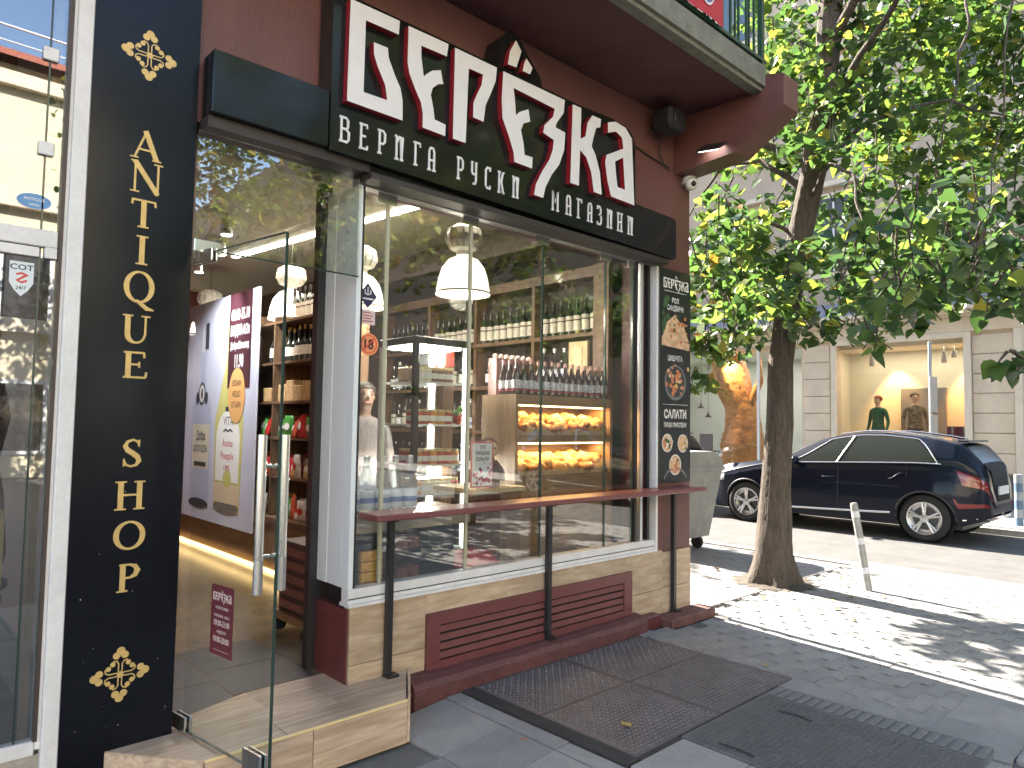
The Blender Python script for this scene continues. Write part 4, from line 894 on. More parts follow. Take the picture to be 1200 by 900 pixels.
t_ = thing('side_table', 'dark side table with pale plank top left of the bread display', 'table', (3.28, 3.8, .16))
B().box(3.04, 3.535, 3.61, 4.05, 1.085, 1.118, 0, .004).build('table_top', pm('pale_plank', (.50, .38, .20), .5, noise=(6, .15)), t_); B().box(3.33, 3.53, 3.66, 4.03, .161, 1.084).build('cabinet', SHELFV, t_)
t_ = thing('toy_doll', 'small soft doll with round beige head sitting on the plank beside the poster', 'doll', (3.30, 3.75, 1.119))
b = B(); b.ball((3.30, 3.75, 1.375), .062, 16, 12); b.build('head', pm('doll_skin', (.60, .45, .28), .8), t_)
b = B(); b.lathe([(0, 1.12), (.08, 1.125), (.085, 1.18), (.06, 1.26), (.03, 1.325)], (3.31, 3.76, 0), 14); b.tube([(3.27, 3.74, 1.29), (3.235, 3.70, 1.22), (3.25, 3.68, 1.16)], [.022, .02, .015], 8); b.tube([(3.34, 3.74, 1.29), (3.38, 3.70, 1.22), (3.37, 3.68, 1.16)], [.022, .02, .015], 8); b.build('body', pm('doll_brown', (.16, .09, .055), .9, noise=(40, .3)), t_)
b = B(); b.ball((3.325, 3.79, 1.40), .066, 14, 10); b.build('hair', pm('doll_hair', (.10, .055, .03), .9), t_)
b = B(); b.ball((3.266, 3.705, 1.385), .008, 8, 6); b.ball((3.296, 3.690, 1.385), .008, 8, 6); b.build('eye', pm('doll_eye', (.02, .015, .01), .3), t_)
solo(B().lathe([(0, .02), (.16, .02), (.19, .06), (.12, .14), (0, .16)], (3.12, 3.70, .56), 14), 'red_cushion', pm('cushion_red', (.45, .03, .04), .8, noise=(12, .3)), 'crumpled red cloth on the floor ledge behind the middle pane', 'cloth', (3.12, 3.70, .58))
solo(B().box(2.93, 3.32, 3.50, 3.90, .161, .579, 0), 'low_ledge', pm('ledge_dark', (.07, .05, .04), .6), 'dark low box under the red cloth behind the window', 'box', (3.1, 3.6, .161))

# ---------------------------------------------------------------- left counter, shelving and banner
lc = thing('wall_counter', 'long wooden counter running into the shop below the bottle banner and shelves', 'counter', (3.15, 7, .16))
B().box(2.92, 3.34, 5.45, 9.6, .161, .60).build('front_panel', pm('counter_wood', (.20, .115, .06), .5, noise=(6, .25), stretch=(4, .6, 4)), lc)
B().box(2.90, 3.36, 5.43, 9.62, .601, .66).build('counter_top', SHELFW, lc)
B().box(2.906, 2.919, 5.45, 9.6, .162, .185).build('foot_light', emis('foot_light_lit', (1, .72, .30), 1.2), lc)
arealight('foot_glow', (2.88, 7.4, .28), 4.0, .05, 3, (1, .68, .30), (radians(28), 0, pi / 2))
sh = thing('goods_shelving', 'wooden goods shelving stocked with bottles and snack bags, seen through the door', 'shelf', (3.15, 7, .66))
SZ = [.66, 1.04, 1.40, 1.735, 2.11, 2.50]
for z in SZ[1:]: B().box(2.96, 3.34, 5.45, 9.6, z - .022, z).build('shelf_board', SHELFW, sh)
for y in (5.44, 6.5, 7.6, 8.6, 9.6): B().box(2.958, 3.342, y - .012, y + .012, .661, 2.7).build('upright', SHELFV, sh)
B().box(3.32, 3.339, 5.46, 9.58, .662, 2.69).build('back_panel', pm('shelf_back2', (.13, .08, .045), .7), sh)
SN = [pm('snack_' + str(i), c, .35, noise=(25, .35)) for i, c in enumerate(((.48, .03, .03), (.55, .10, .05), (.06, .25, .05), (.55, .40, .12), (.60, .56, .50), (.25, .03, .04)))]
def bag(k, h):
    b = B(); n = 6
    prof = [(0, .5), (.12, .95), (.3, 1.15), (.5, 1.2), (.7, 1.1), (.88, .8), (1, .1)]
    vs = []
    for v, tt in prof:
        for a in range(10):
            q = 2 * pi * a / 10; vs.append((.022 * tt * cos(q), .062 * sin(q) * (1 if .1 < v < .95 else 1.02), v * h))
    fs = [(i * 10 + a, i * 10 + (a + 1) % 10, (i + 1) * 10 + (a + 1) % 10, (i + 1) * 10 + a) for i in range(6) for a in range(10)] + [tuple(range(10))[::-1], tuple(range(60, 70))]
    b.add(vs, fs, 0, True); b.disc((0, .5 * h), .035, lambda u, v, d: (d, -u, v), -.030, 10, 1)
    return b.mesh('snack_bag', [SN[k], PAPERW if k != 4 else SN[0]])
BG = [bag(k, .20) for k in range(6)]
YS = lambda y: min(abs(y - q) for q in (5.44, 6.5, 7.6, 8.6, 9.6)) > .08
y = 5.53
while y < 6.75:
    if YS(y): put(champ, 3.05, y, 2.111, 'dark sparkling wine bottle with gold foil seen through the open door', 'gold capped bottles on the goods shelving', random.uniform(.95, 1.05)); put(wine, 3.10, y + .03, 2.501, 'wine bottle on the uppermost goods shelf behind the hanging lamp', 'bottles on the uppermost goods shelf')
    y += .105
y = 5.56
while y < 6.8:
    if YS(y):
        solo(B().box(-.07, .07, -.075, .075, 0, random.uniform(.12, .2), 0, .006), 'goods_carton', pm('goods_carton', (.45, .30, .15), .6, noise=(25, .35)), 'tan goods carton on the shelf under the gold capped bottles', 'carton', (0, 0, 0), 'cartons on the goods shelving').location = (3.06, y, 1.736)
    y += .165
for zz, ks, nm in ((1.401, (0, 1, 0, 5, 2), 'red snacks at handle top height'), (1.041, (0, 3, 1, 4, 5), 'mixed snacks on the shelf below the red ones'), (.661, (3, 4, 2, 3, 1), 'pale snacks standing on the wooden counter')):
    y = 5.54
    while y < 6.9:
        if YS(y):
            for dx in (0, .09):
                k = random.choice(ks)
                o = bpy.data.objects.new('snack_bag', BG[k]); COL.objects.link(o); o.location = (3.0 + dx, y + random.uniform(-.02, .02), zz); o.rotation_euler = (0, random.uniform(-.1, .35), random.uniform(-.3, .3)); s = random.uniform(.85, 1.1); o.scale = (1, 1, s)
                tag(o, f'upright snack bag in the row of {nm}', 'snack bag', nm)
        y += .115
for (x, y, z), tg, pw_ in (((2.35, 6.2, 3.15), (2.88, 7.2, 1.6), 48), ((2.6, 7.0, 3.15), (2.88, 7.9, 1.6), 40)):
    l = bpy.data.lights.new('banner_spot', 'SPOT'); l.energy = pw_; l.color = (.92, .94, 1); l.spot_size = radians(85); l.spot_blend = .7; l.shadow_soft_size = .04
    o = bpy.data.objects.new('banner_spot', l); COL.objects.link(o); o.location = (x - .08, y + .02, z); o.rotation_euler = (Vector(tg) - Vector((x, y, z))).to_track_quat('-Z', 'Y').to_euler()
arealight('shelf_glow', (2.7, 6.2, 3.2), .2, 1.6, 14, (1, .9, .75), (0, radians(-25), 0))
# banner with the two bottles
bp = thing('bottle_banner', 'large pale lilac advertising banner with two bottles and a maroon price flag', 'banner', (2.87, 7.6, .46))
BX = 2.875
Pb = lambda u, v, d: (d, 8.62 - u, v)            # u runs from its far edge (left in the photograph) to its near edge
BW = 1.92
b = B(); b.box(2.878, 2.90, 6.70, 8.62, .47, 2.86); b.build('panel', pm('banner_lilac', (.53, .55, .68), .5, noise=(.8, .08)), bp)
b = B(); d = BX
# left: clear bottle
b.poly([(.22, .62), (.80, .62), (.80, 1.70), (.60, 1.95), (.60, 2.60), (.44, 2.60), (.44, 1.95), (.22, 1.70)], Pb, d, 0)
b.disc((.51, .64), .29, Pb, d - .001, 24, 6, 1, .18); b.poly([(.56, 2.33), (.66, 2.33), (.66, 2.62), (.56, 2.62)], Pb, d - .001, 6)
b.poly([(.46, 2.30), (.52, 2.30), (.52, 2.60), (.46, 2.60)], Pb, d - .001, 7)
b.disc((.51, 1.84), .10, Pb, d - .0015, 20, 6, 1, 1.3); b.disc((.51, 1.84), .075, Pb, d - .002, 20, 7, 1, 1.3); b.disc((.51, 1.84), .03, Pb, d - .0025, 12, 6, 1, 2); b.disc((.38, 1.79), .06, Pb, d - .0012, 12, 6, .8, 1.2); b.disc((.64, 1.79), .06, Pb, d - .0012, 12, 6, .8, 1.2)
b.poly([(.27, 1.02), (.77, 1.02), (.77, 1.50), (.27, 1.50)], Pb, d - .001, 2); b.poly([(.34, 1.04), (.70, 1.04), (.70, 1.09), (.34, 1.09)], Pb, d - .0015, 6)
text(b, 'Добра', .52, 1.33, .09, Pb, d - .0016, 6, bold=.03, width=.26); text(b, 'ШОКОЛАДОВА', .52, 1.20, .07, Pb, d - .0016, 6, bold=.02, width=.42); b.box(0, 0, 0, 0, 0, 0)
# right: yellow bottle
b.poly([(.95, .62), (1.62, .62), (1.66, 1.55), (1.50, 1.95), (1.40, 2.15), (1.38, 2.60), (1.20, 2.60), (1.18, 2.15), (1.08, 1.95), (.92, 1.55)], Pb, d, 1)
b.poly([(1.17, 1.62), (1.40, 1.62), (1.36, 2.35), (1.22, 2.35)], Pb, d - .0008, 10)
b.disc((1.28, .66), .33, Pb, d - .001, 24, 5, 1, .2); b.poly([(.96, .70), (1.61, .70), (1.62, .90), (.95, .90)], Pb, d - .0011, 8)
b.disc((1.28, 1.33), .31, Pb, d - .0014, 28, 3, 1, 1.05); b.poly([(.98, .92), (1.58, .92), (1.59, 1.33), (.97, 1.33)], Pb, d - .0015, 3)
b.poly([(1.20, 1.64), (1.36, 1.64), (1.36, 1.69), (1.20, 1.69)], Pb, d - .002, 6); text(b, 'VITA', 1.28, 1.50, .09, Pb, d - .002, 6, bold=.0, width=.26); b.ribbon([(1.16, 1.43), (1.22, 1.455), (1.28, 1.435), (1.34, 1.455), (1.40, 1.43)], .02, Pb, d - .002, d - .0018, 6)
text(b, 'Ananas', 1.28, 1.28, .075, Pb, d - .002, 9, width=.27); text(b, 'Pineapple', 1.28, 1.15, .075, Pb, d - .002, 9, width=.33); text(b, '18%', 1.28, 1.03, .06, Pb, d - .002, 9, width=.15)
b.disc((1.30, .95), .11, Pb, d - .0022, 14, 10, 1, .8)
# maroon flag and orange oval
b.poly([(1.22, 1.88), (1.78, 1.88), (1.78, 2.86), (1.22, 2.86)], Pb, d - .003, 4)
for s, v, h, wd in (('09.10-15.10', 2.58, .11, .46), ('ВОДКА 0.7л', 2.42, .10, .47), ('Добра Шоколад', 2.28, .07, .47), ('11.90', 2.09, .13, .22)): text(b, s, 1.50, v, h, Pb, d - .0035, 7, bold=.03, width=wd)
b.disc((1.47, 1.80), .21, Pb, d - .004, 30, 5 if False else 11, 1, 1.35)
for s, v, wd in (('ВЗЕМИ', 1.90, .22), ('НЕЩО', 1.79, .2), ('ОТ БАРА', 1.68, .24)): text(b, s, 1.47, v, .055, Pb, d - .0045, 4, bold=.02, width=wd)
b.build('print', [pm('bn_clear', (.42, .45, .60), .5), pm('bn_yellow', (.55, .52, .20), .5), pm('bn_label', (.62, .57, .46), .5), PAPERW, pm('bn_maroon', (.05, .012, .022), .5), pm('bn_base', (.18, .16, .14), .5), pm('bn_dark', (.04, .045, .06), .5), WHITEP, pm('bn_juice', (.62, .50, .36), .5), pm('bn_red', (.50, .10, .12), .5), pm('bn_lime', (.52, .50, .16), .5), pm('bn_orange', (.62, .34, .13), .5)], bp)
# small trolley with a dark crate by the door jamb
t_ = thing('crate_trolley', 'wooden trolley on castors carrying a tall stack of dark goods behind the door', 'trolley', (2.3, 4.3, .16))
B().box(2.14, 2.56, 4.14, 4.60, .25, .30, 0, .004).build('deck', OAKH, t_); B().box(2.17, 2.54, 4.17, 4.57, .301, .76, 0, .004).build('goods_stack', pm('stack_dark', (.05, .03, .03), .5, noise=(20, .4)), t_)
for i in range(5): B().box(2.162, 2.169, 4.19, 4.55, .33 + i * .085, .38 + i * .085).build('label_strip', pm('stack_label', (.17, .07, .06), .5, noise=(50, .5)), t_)
for x in (2.18, 2.52):
    for y in (4.18, 4.56): B().cyl((x, y - .012, .205), (x, y + .012, .205), .042, None, 14).build('castor', BLACKM, t_)
# lit goods at the far end
t_ = thing('back_shelf', 'lit shelf of white and yellow goods at the far end of the shop', 'shelf', (3.0, 10.1, .16))
for z in (.5, .9, 1.3, 1.7, 2.1): B().box(2.2, 3.9, 9.95, 10.29, z, z + .03).build('shelf_board', SHELFW, t_)
B().box(2.2, 3.9, 10.2, 10.298, 2.14, 2.24).build('light_bar', emis('back_lit', (1, .92, .75), 1.2), t_)
for z in (.531, .931, 1.331, 1.731):
    for k in range(9):
        o = bpy.data.objects.new('snack_bag', BG[random.choice((3, 4, 4, 1))]); COL.objects.link(o); o.location = (2.3 + k * .18, 10.05, z); o.rotation_euler = (0, 0, 1.57 + random.uniform(-.3, .3)); o.scale = (1.3, 1.3, 1.3)
        tag(o, 'pale snack bag on the lit shelf at the far end of the shop', 'snack bag', 'goods on the far lit shelf')

# ---------------------------------------------------------------- people and mannequins
def figure(name, label, cat, loc, rz, H, skin, topm, botm, hairm, shoem, arms, bald=False, hair_long=False, seat=None):
    """one continuous skinned body, feet at the origin, facing -Y; arms: per side (elbow, wrist) in body units"""
    k = H / 1.75
    V = []; E = []; Rr = []
    def v(p, r, par=None):
        V.append(tuple(c * k for c in p)); Rr.append((r[0] * k, r[1] * k) if isinstance(r, tuple) else (r * k, r * k))
        if par is not None: E.append((par, len(V) - 1))
        return len(V) - 1
    pel = v((0, 0, .95), (.155, .115)); wai = v((0, -.005, 1.08), (.14, .10), pel); che = v((0, .0, 1.27), (.165, .115), wai); upc = v((0, .01, 1.40), (.14, .095), che)
    nek = v((0, .005, 1.485), .058, upc); nk2 = v((0, -.01, 1.55), .055, nek); hd1 = v((0, -.02, 1.60), (.072, .085), nk2); hd2 = v((0, -.015, 1.67), (.078, .095), hd1); v((0, -.005, 1.725), (.06, .07), hd2)
    for s in (-1, 1):
        hip = v((.095 * s, 0, .88), .095, pel); kn = v((.11 * s, -.02, .50), .062, hip); an_ = v((.115 * s, .02, .09), .042, kn); ba = v((.12 * s, -.06, .045), .04, an_); v((.125 * s, -.15, .03), .03, ba)
        sh_ = v((.185 * s, .01, 1.40), .058, upc); eb, wr = arms[0 if s < 0 else 1]
        e = v((eb[0] * s, eb[1], eb[2]), .042, sh_); w_ = v((wr[0] * s, wr[1], wr[2]), .028, e)
        d = Vector((wr[0] * s, wr[1], wr[2])) - Vector((eb[0] * s, eb[1], eb[2])); d.normalize(); side = Vector((0, 1, 0)).cross(d); 
        if side.length < .1: side = Vector((1, 0, 0))
        side.normalize(); wv = Vector((wr[0] * s, wr[1], wr[2])); pal = wv + d * .07; pv = v(pal, (.034, .02), w_)
        for fi in range(4):
            o = side * ((fi - 1.5) * .019); L = (.065, .078, .074, .058)[fi]; f1 = pal + d * .035 + o; a = v(f1, .0095, pv); v(f1 + d * L * .8 + Vector((0, -.018, 0)), .0075, a)
        th = wv + d * .045 + Vector((0, -.04, 0)); a = v(th, .011, pv); v(th + d * .05 + Vector((0, -.012, 0)), .008, a)
    me = bpy.data.meshes.new(name); me.from_pydata(V, E, []); o = bpy.data.objects.new(name, me); COL.objects.link(o)
    md = o.modifiers.new('skin', 'SKIN'); md.use_smooth_shade = True
    for i, sv_ in enumerate(me.skin_vertices[0].data): sv_.radius = Rr[i]; sv_.use_root = (i == 0)
    s2 = o.modifiers.new('sub', 'SUBSURF'); s2.levels = 2; s2.render_levels = 2
    dg = bpy.context.evaluated_depsgraph_get(); dg.update(); m2 = bpy.data.meshes.new_from_object(o.evaluated_get(dg)); m2.name = 'body'
    bpy.data.objects.remove(o); m2.materials.clear()
    for mt in (skin, topm, botm, shoem): m2.materials.append(mt)
    hs = [Vector((w[0] * s, w[1], w[2])) * k for s, (e_, w) in ((-1, arms[0]), (1, arms[1]))]
    for p in m2.polygons:
        c = p.center; mi = 1
        if c.z > 1.475 * k: mi = 0
        elif min((c - h).length for h in hs) < .02 * k or any((c - h).length < .22 * k and (c - h).dot(h - Vector((e_[0] * s * k, e_[1] * k, e_[2] * k))) > 0 for (s, (e_, w)), h in zip(((-1, arms[0]), (1, arms[1])), hs)): mi = 0
        elif c.z < .075 * k: mi = 3
        elif c.z < .93 * k and abs(c.x) < .22 * k: mi = 2
        p.material_index = mi; p.use_smooth = True
    root = thing(name, label, cat, loc, rz=rz); OFF[root.name] = (0, 0, 0)
    ob = bpy.data.objects.new('body', m2); COL.objects.link(ob); ob.parent = root
    q = lambda *p: tuple(c * k for c in p)
    b = B(); b.ball(q(0, -.105, 1.635), .014 * k, 8, 6, 0, (.8, 1.2, 1.3)); b.ball(q(-.078, -.01, 1.64), .018 * k, 8, 6, 0, (.5, .8, 1.3)); b.ball(q(.078, -.01, 1.64), .018 * k, 8, 6, 0, (.5, .8, 1.3))
    for s in (-1, 1): b.ball(q(.032 * s, -.093, 1.662), .008 * k, 8, 6, 1); b.box(*q(.020 * s if s > 0 else -.046, .046 if s > 0 else -.020), -.103 * k, -.090 * k, 1.683 * k, 1.688 * k, 2)
    b.box(-.026 * k, .026 * k, -.101 * k, -.088 * k, 1.592 * k, 1.602 * k, 3); b.build('face', [skin, pm('eye_dark', (.03, .02, .02), .2), hairm or skin, pm('lip', (.35, .13, .11), .5)], root)
    if hairm:
        b = B(); b.ball(q(0, .012, 1.688), .104 * k, 16, 10, 0, (.95, 1.0, .86))
        if hair_long: b.ball(q(0, .05, 1.64), .085 * k, 14, 10, 0, (1, .8, 1.2))
        for p_i, p_ in enumerate(b.v):
            x, y_, z = p_
            if z < 1.655 * k + (.0 if y_ > 0 else .035 * k): b.v[p_i] = (x * .92, max(y_, -.03 * k) + .01 * k, max(z, 1.60 * k))
        b.build('hair', hairm, root)
    return root
REL = (((.255, .03, 1.12), (.26, -.06, .88)), ((.255, .03, 1.12), (.26, -.06, .88)))
figure('person', 'dark haired man in a pale shirt standing inside behind the left window pane', 'person', (3.06, 5.02, .16), atan2(-3.06, 5.02) + .35, 1.70, pm('skin', (.17, .10, .07), .5), pm('shirt_pale', (.24, .22, .215), .8, noise=(9, .35), stretch=(6, 6, .8)), pm('jeans', (.04, .05, .08), .8), pm('hair_dark', (.025, .018, .014), .6), BLACKM, REL)

# ================================================================== GROUND
PAVE = pm('paving_base', (.13, .126, .12), .9, noise=(6, .3), bump=(40, .3))
def zdrop(x): return -.05 * min(1, max(0, (2.685 - x) / .515))
b = B(); xs_ = [-120, -20, 0, 1, 1.8, 2.17, 2.685, 2.8, 4.5, 8.6]
b.add([(x, y, zdrop(x) - .022) for x in xs_ for y in (-120, 3.40)], [(2 * i, 2 * i + 2, 2 * i + 3, 2 * i + 1) for i in range(len(xs_) - 1)])
b.add([(5.30, 3.40, -.022), (8.6, 3.40, -.022), (8.6, 200, -.022), (5.30, 200, -.022)], [(0, 1, 2, 3)])
side = struct(b, 'sidewalk', PAVE)
b = B(); b.add([(8.75, -120, -.06), (13.3, -120, -.06), (13.3, 200, -.06), (8.75, 200, -.06)], [(0, 1, 2, 3)])
struct(b, 'road', pm('asphalt', (.085, .083, .08), .9, noise=(3, .2), noise2=(80, .25), bump=(120, .4)))
b = B(); b.add([(-400, -400, -.2), (400, -400, -.2), (400, 400, -.2), (-400, 400, -.2)], [(0, 1, 2, 3)]); struct(b, 'ground', PAVE)
KERB = pm('kerb_stone', (.27, .26, .24), .8, noise=(9, .2), bump=(60, .3))
kb = B(); kb.box(8.601, 8.749, -120, -14, -.15, .0); kb.box(8.601, 8.749, 20, 200, -.15, .0); kb.box(13.301, 13.449, -120, 200, -.15, .03); kerb = struct(kb, 'kerb', KERB)
km = B().box(-.074, .074, -.495, .495, -.15, .0, 0, .008).mesh('kerb_stone', KERB)
for i in range(34): inst(km, kerb, (8.675, -13.5 + i * 1.0, .0))
FARP = pm('far_paving', (.22, .215, .205), .85, noise=(2, .15), noise2=(30, .12))
b = B(); b.add([(13.45, -120, .03), (16.9, -120, .03), (16.9, 200, .03), (13.45, 200, .03)], [(0, 1, 2, 3)]); fsw = struct(b, 'far_sidewalk', FARP)
fs_ = B().box(-.245, .245, -.245, .245, 0, .012).mesh('slab', FARP)
for i in range(5):
    for j in range(14): inst(fs_, fsw, (13.75 + i * .5, .3 + j * .5, .0302))
# stone slabs near the camera
SLABM = [pm('slab_stone_%d' % i, c, .72, noise=(5, .16), noise2=(90, .16), bump=(70, .35)) for i, c in enumerate(((.235, .229, .222), (.255, .247, .238), (.215, .21, .207)))]
SM = [B().box(-.1985, .1985, -.191, .191, -.05, 0, 0, .003).mesh('slab', m_) for m_ in SLABM]
R = random.Random(5)
def slab(cx, cy, z, sx=1., sy=1.):
    o = inst(R.choice(SM), side, (cx, cy, z + R.uniform(-.003, .003)), (R.uniform(-.006, .006), R.uniform(-.006, .006) , R.uniform(-.006, .006)), 'slab'); o.scale = (sx, sy, 1); return o
yj = [3.262, 3.13, 2.77, 2.41, 2.05, 1.69, 1.33, .97, .61, .25, -.11, -.47]
for i in range(-5, 1):
    x0, x1 = 2.17 + .4 * i, 2.57 + .4 * i
    for k in range(len(yj) - 1):
        y0, y1 = yj[k + 1], yj[k]
        if i < 0 and y1 > 2.9: continue
        o = slab((x0 + x1) / 2, (y0 + y1) / 2, zdrop((x0 + x1) / 2), 1, (y1 - y0 - .005) / .382)
        if i == 0: o.rotation_euler = (0, -atan2(.05, .515), 0)
for k in range(len(yj) - 1):
    y0, y1 = yj[k + 1], yj[k]
    if y1 > 2.06: o = slab(2.628, (y0 + y1) / 2, -.006, .265, (y1 - y0 - .005) / .382)
    else:
        slab(2.63, (y0 + y1) / 2, -.006, .28, (y1 - y0 - .005) / .382); slab(2.908, (y0 + y1) / 2, 0, 1.08, (y1 - y0 - .005) / .382)
for i in range(0, 3):
    for j in range(0, 6): slab(4.27 + i * .40 + (.06 if j % 2 else 0), 1.075 - j * .39, 0) if not (i > 0 and j == 0) else slab(4.27 + i * .40, 1.075, 0)
for i in range(0, 3):
    for j in range(0, 3): slab(3.04 + i * .40, 1.06 - j * .39 - .0, 0)
# zig-zag interlocking pavers
PVM = [pm('paver_%d' % i, c, .78, noise=(8, .15), noise2=(80, .18), bump=(80, .4)) for i, c in enumerate(((.235, .228, .22), (.255, .248, .235), (.215, .21, .206)))]
w_, d_, g_, j_ = .20, .165, .003, .020
zz_ = [(0, 0), (.3, j_), (.7, -j_), (1, 0)]
pl_ = [(u * (w_ - g_) - w_ / 2 + g_ / 2, v - d_ / 2 + g_ / 2) for u, v in zz_] + [(u * (w_ - g_) - w_ / 2 + g_ / 2, v + d_ / 2 - g_ / 2) for u, v in zz_[::-1]]
PM_ = []
for m_ in PVM:
    b = B(); b.prism([pl_], 0, -.05, lambda u, v, d: (v, u, d)); PM_.append(b.mesh('paver', m_))
fillers = []; cnt = 0
for i in range(0, 27):
    for j in range(0, 24):
        cx = 4.49 + i * d_; cy = 3.26 - j * w_ - (w_ / 2 if i % 2 else 0)
        if cx < 5.0 and cy < 1.33: continue
        if cx > 7.1 and cy > 2.6: pass
        if cx > 4.66 and cx < 5.45 and cy > 3.13: continue
        near = cx < 6.9 and cy > .2 and cnt < 296
        z = R.uniform(-.002, .002)
        if near: inst(R.choice(PM_), side, (cx, cy, z), (R.uniform(-.006, .006), R.uniform(-.006, .006), 0), 'paver'); cnt += 1
        else: fillers.append((cx, cy, z))
b = B()
for (cx, cy, z) in fillers: b.prism([pl_], z, -.05, lambda u, v, d: (cx + v, cy + u, d))
for i in range(0, 9):                                     # the sunlit strip further down the street
    for j in range(0, 30): b.prism([pl_], 0, -.05, lambda u, v, d: (5.55 + i * d_ * 2 + v * 1.96, 3.48 + j * w_ * 1.0 + u, d), back=False)
o = b.build('paver_field', PVM[0], side); o['kind'] = 'stuff'
B().box(4.19, 4.62, -1.5, 3.16, -.04, -.0055).build('mortar_bed', SLABM[0], side)
B().box(4.621, 5.10, .95, 1.50, -.04, -.006).build('mortar_bed', SLABM[2], side)
# cellar cover plates with raised tread
PLM = pm('tread_plate', (.105, .092, .093), .5, metal=.15, noise=(5, .25), noise2=(60, .2))
def tread(x0, x1, y0, y1, st, z, L=.0125, wd=.005):
    b = B(); nx = int((x1 - x0 - .02) / st); ny = int((y1 - y0 - .02) / st)
    for i in range(nx):
        for j in range(ny):
            cx = x0 + .01 + (i + .5) * st; cy = y0 + .01 + (j + .5) * st; a = pi / 4 if (i + j) % 2 else -pi / 4
            ca, sa = cos(a), sin(a); pts = [(L, 0), (0, wd), (-L, 0), (0, -wd)]
            b.add([(cx + u * ca - v * sa, cy + u * sa + v * ca, z) for u, v in pts] + [(cx, cy, z + .0065)], [(0, 1, 4), (1, 2, 4), (2, 3, 4), (3, 0, 4)])
    return b
for i, (x0, x1, y0, y1, lb) in enumerate(((2.785, 3.545, 2.715, 3.262, 'dark red brown steel tread plate against the wall nearest the step'), (3.555, 4.375, 2.715, 3.256, 'steel tread plate against the wall, farther from the step'), (2.785, 3.545, 2.085, 2.705, 'steel tread plate at the street side nearest the camera'), (3.555, 4.375, 2.085, 2.705, 'greenish steel tread plate at the far street side of the group'))):
    t_ = thing('cover_plate', lb, 'cover plate', ((x0 + x1) / 2, (y0 + y1) / 2, -.02), 'steel cellar cover plates in the pavement')
    b = B(); b.box(x0, x1, y0, y1, -.04, .003 + .0006 * i, 0, .002); b.build('plate', PLM, t_)
    o = tread(x0, x1, y0, y1, .030, .0031 + .0006 * i).build('tread', pm('tread_worn', (.155, .14, .14), .38, metal=.3, noise=(5, .25)), t_); o['kind'] = 'stuff'
b = B(); b.box(2.69, 2.784, 2.06, 3.262, -.05, .0012); b.box(2.785, 3.12, 2.03, 2.083, -.05, .0008); solo(b, 'plate_frame', pm('old_iron', (.03, .028, .027), .85, metal=0., noise=(20, .3)), 'worn dark iron frame edge along the left side of the steel plates', 'frame', (2.74, 2.6, -.03))
t_ = thing('access_cover', 'large grey studded access cover with two curved lifting grooves', 'cover plate', (3.5, 1.5, -.02))
GRM = pm('cover_grey', (.11, .11, .114), .5, metal=.15, noise=(6, .15), noise2=(70, .2))
B().box(3.13, 3.995, .95, 2.07, -.04, .006, 0, .003).build('plate', GRM, t_)
b = B(); st2 = .032
for i in range(26):
    for j in range(34):
        cx, cy = 3.15 + i * st2, .97 + j * st2
        if cx > 3.98 or cy > 2.05: continue
        b.box(cx, cx + .019, cy, cy + .019, .0062, .0095)
o = b.build('stud', GRM, t_); o['kind'] = 'stuff'
for (x, y) in ((3.80, 1.80), (3.10 + .09, 1.80)):
    b = B(); b.tube([(x, y + .09, .0095), (x + .012, y + .03, .011), (x + .012, y - .03, .011), (x, y - .09, .0095)], .006, 6); b.build('lifting_groove', pm('groove_dark', (.02, .02, .02), .5), t_)
t_ = thing('ribbed_strip', 'narrow ribbed paving strip along the far edge of the access cover', 'paving strip', (4.1, 1.6, -.02))
RBM = pm('ribbed_stone', (.15, .148, .147), .75, noise=(8, .2), noise2=(80, .2))
B().box(4.0, 4.185, .95, 2.075, -.04, .0).build('base', RBM, t_)
rm = B().box(-.085, .085, -.019, .019, 0, .008, 0, .003).mesh('rib', RBM)
for i in range(20): inst(rm, t_, (-.008, 2.04 - i * .055 - 1.6, .0202))
LF = [pm('fallen_leaf_a', (.40, .27, .06), .6), pm('fallen_leaf_b', (.30, .13, .05), .6)]
LITTER = [(6.75 + .5 * math.cos(k * 2.4) * (1 + k * .06), 3.3 + .55 * math.sin(k * 2.4) * (1 + k * .06), .7 + .3 * (k % 3)) for k in range(22)]
for k, (x, y, s) in enumerate(LITTER):
    b = B(); b.add([(0, -.03, 0), (.024, -.01, .008), (.018, .02, .002), (0, .036, .01), (-.018, .02, .003), (-.024, -.01, .011), (0, 0, .001)], [(0, 1, 6), (1, 2, 6), (2, 3, 6), (3, 4, 6), (4, 5, 6), (5, 0, 6)])
    o = solo(b, 'fallen_leaf', LF[k % 2], 'dry fallen leaf in the litter around the tree foot', 'leaf', (0, 0, 0), 'fallen leaves around the tree foot'); o.location = (x, y, .016); o.scale = (s,) * 3; o.rotation_euler = (.2 * (k % 3), .15 * (k % 2), k * 1.3)
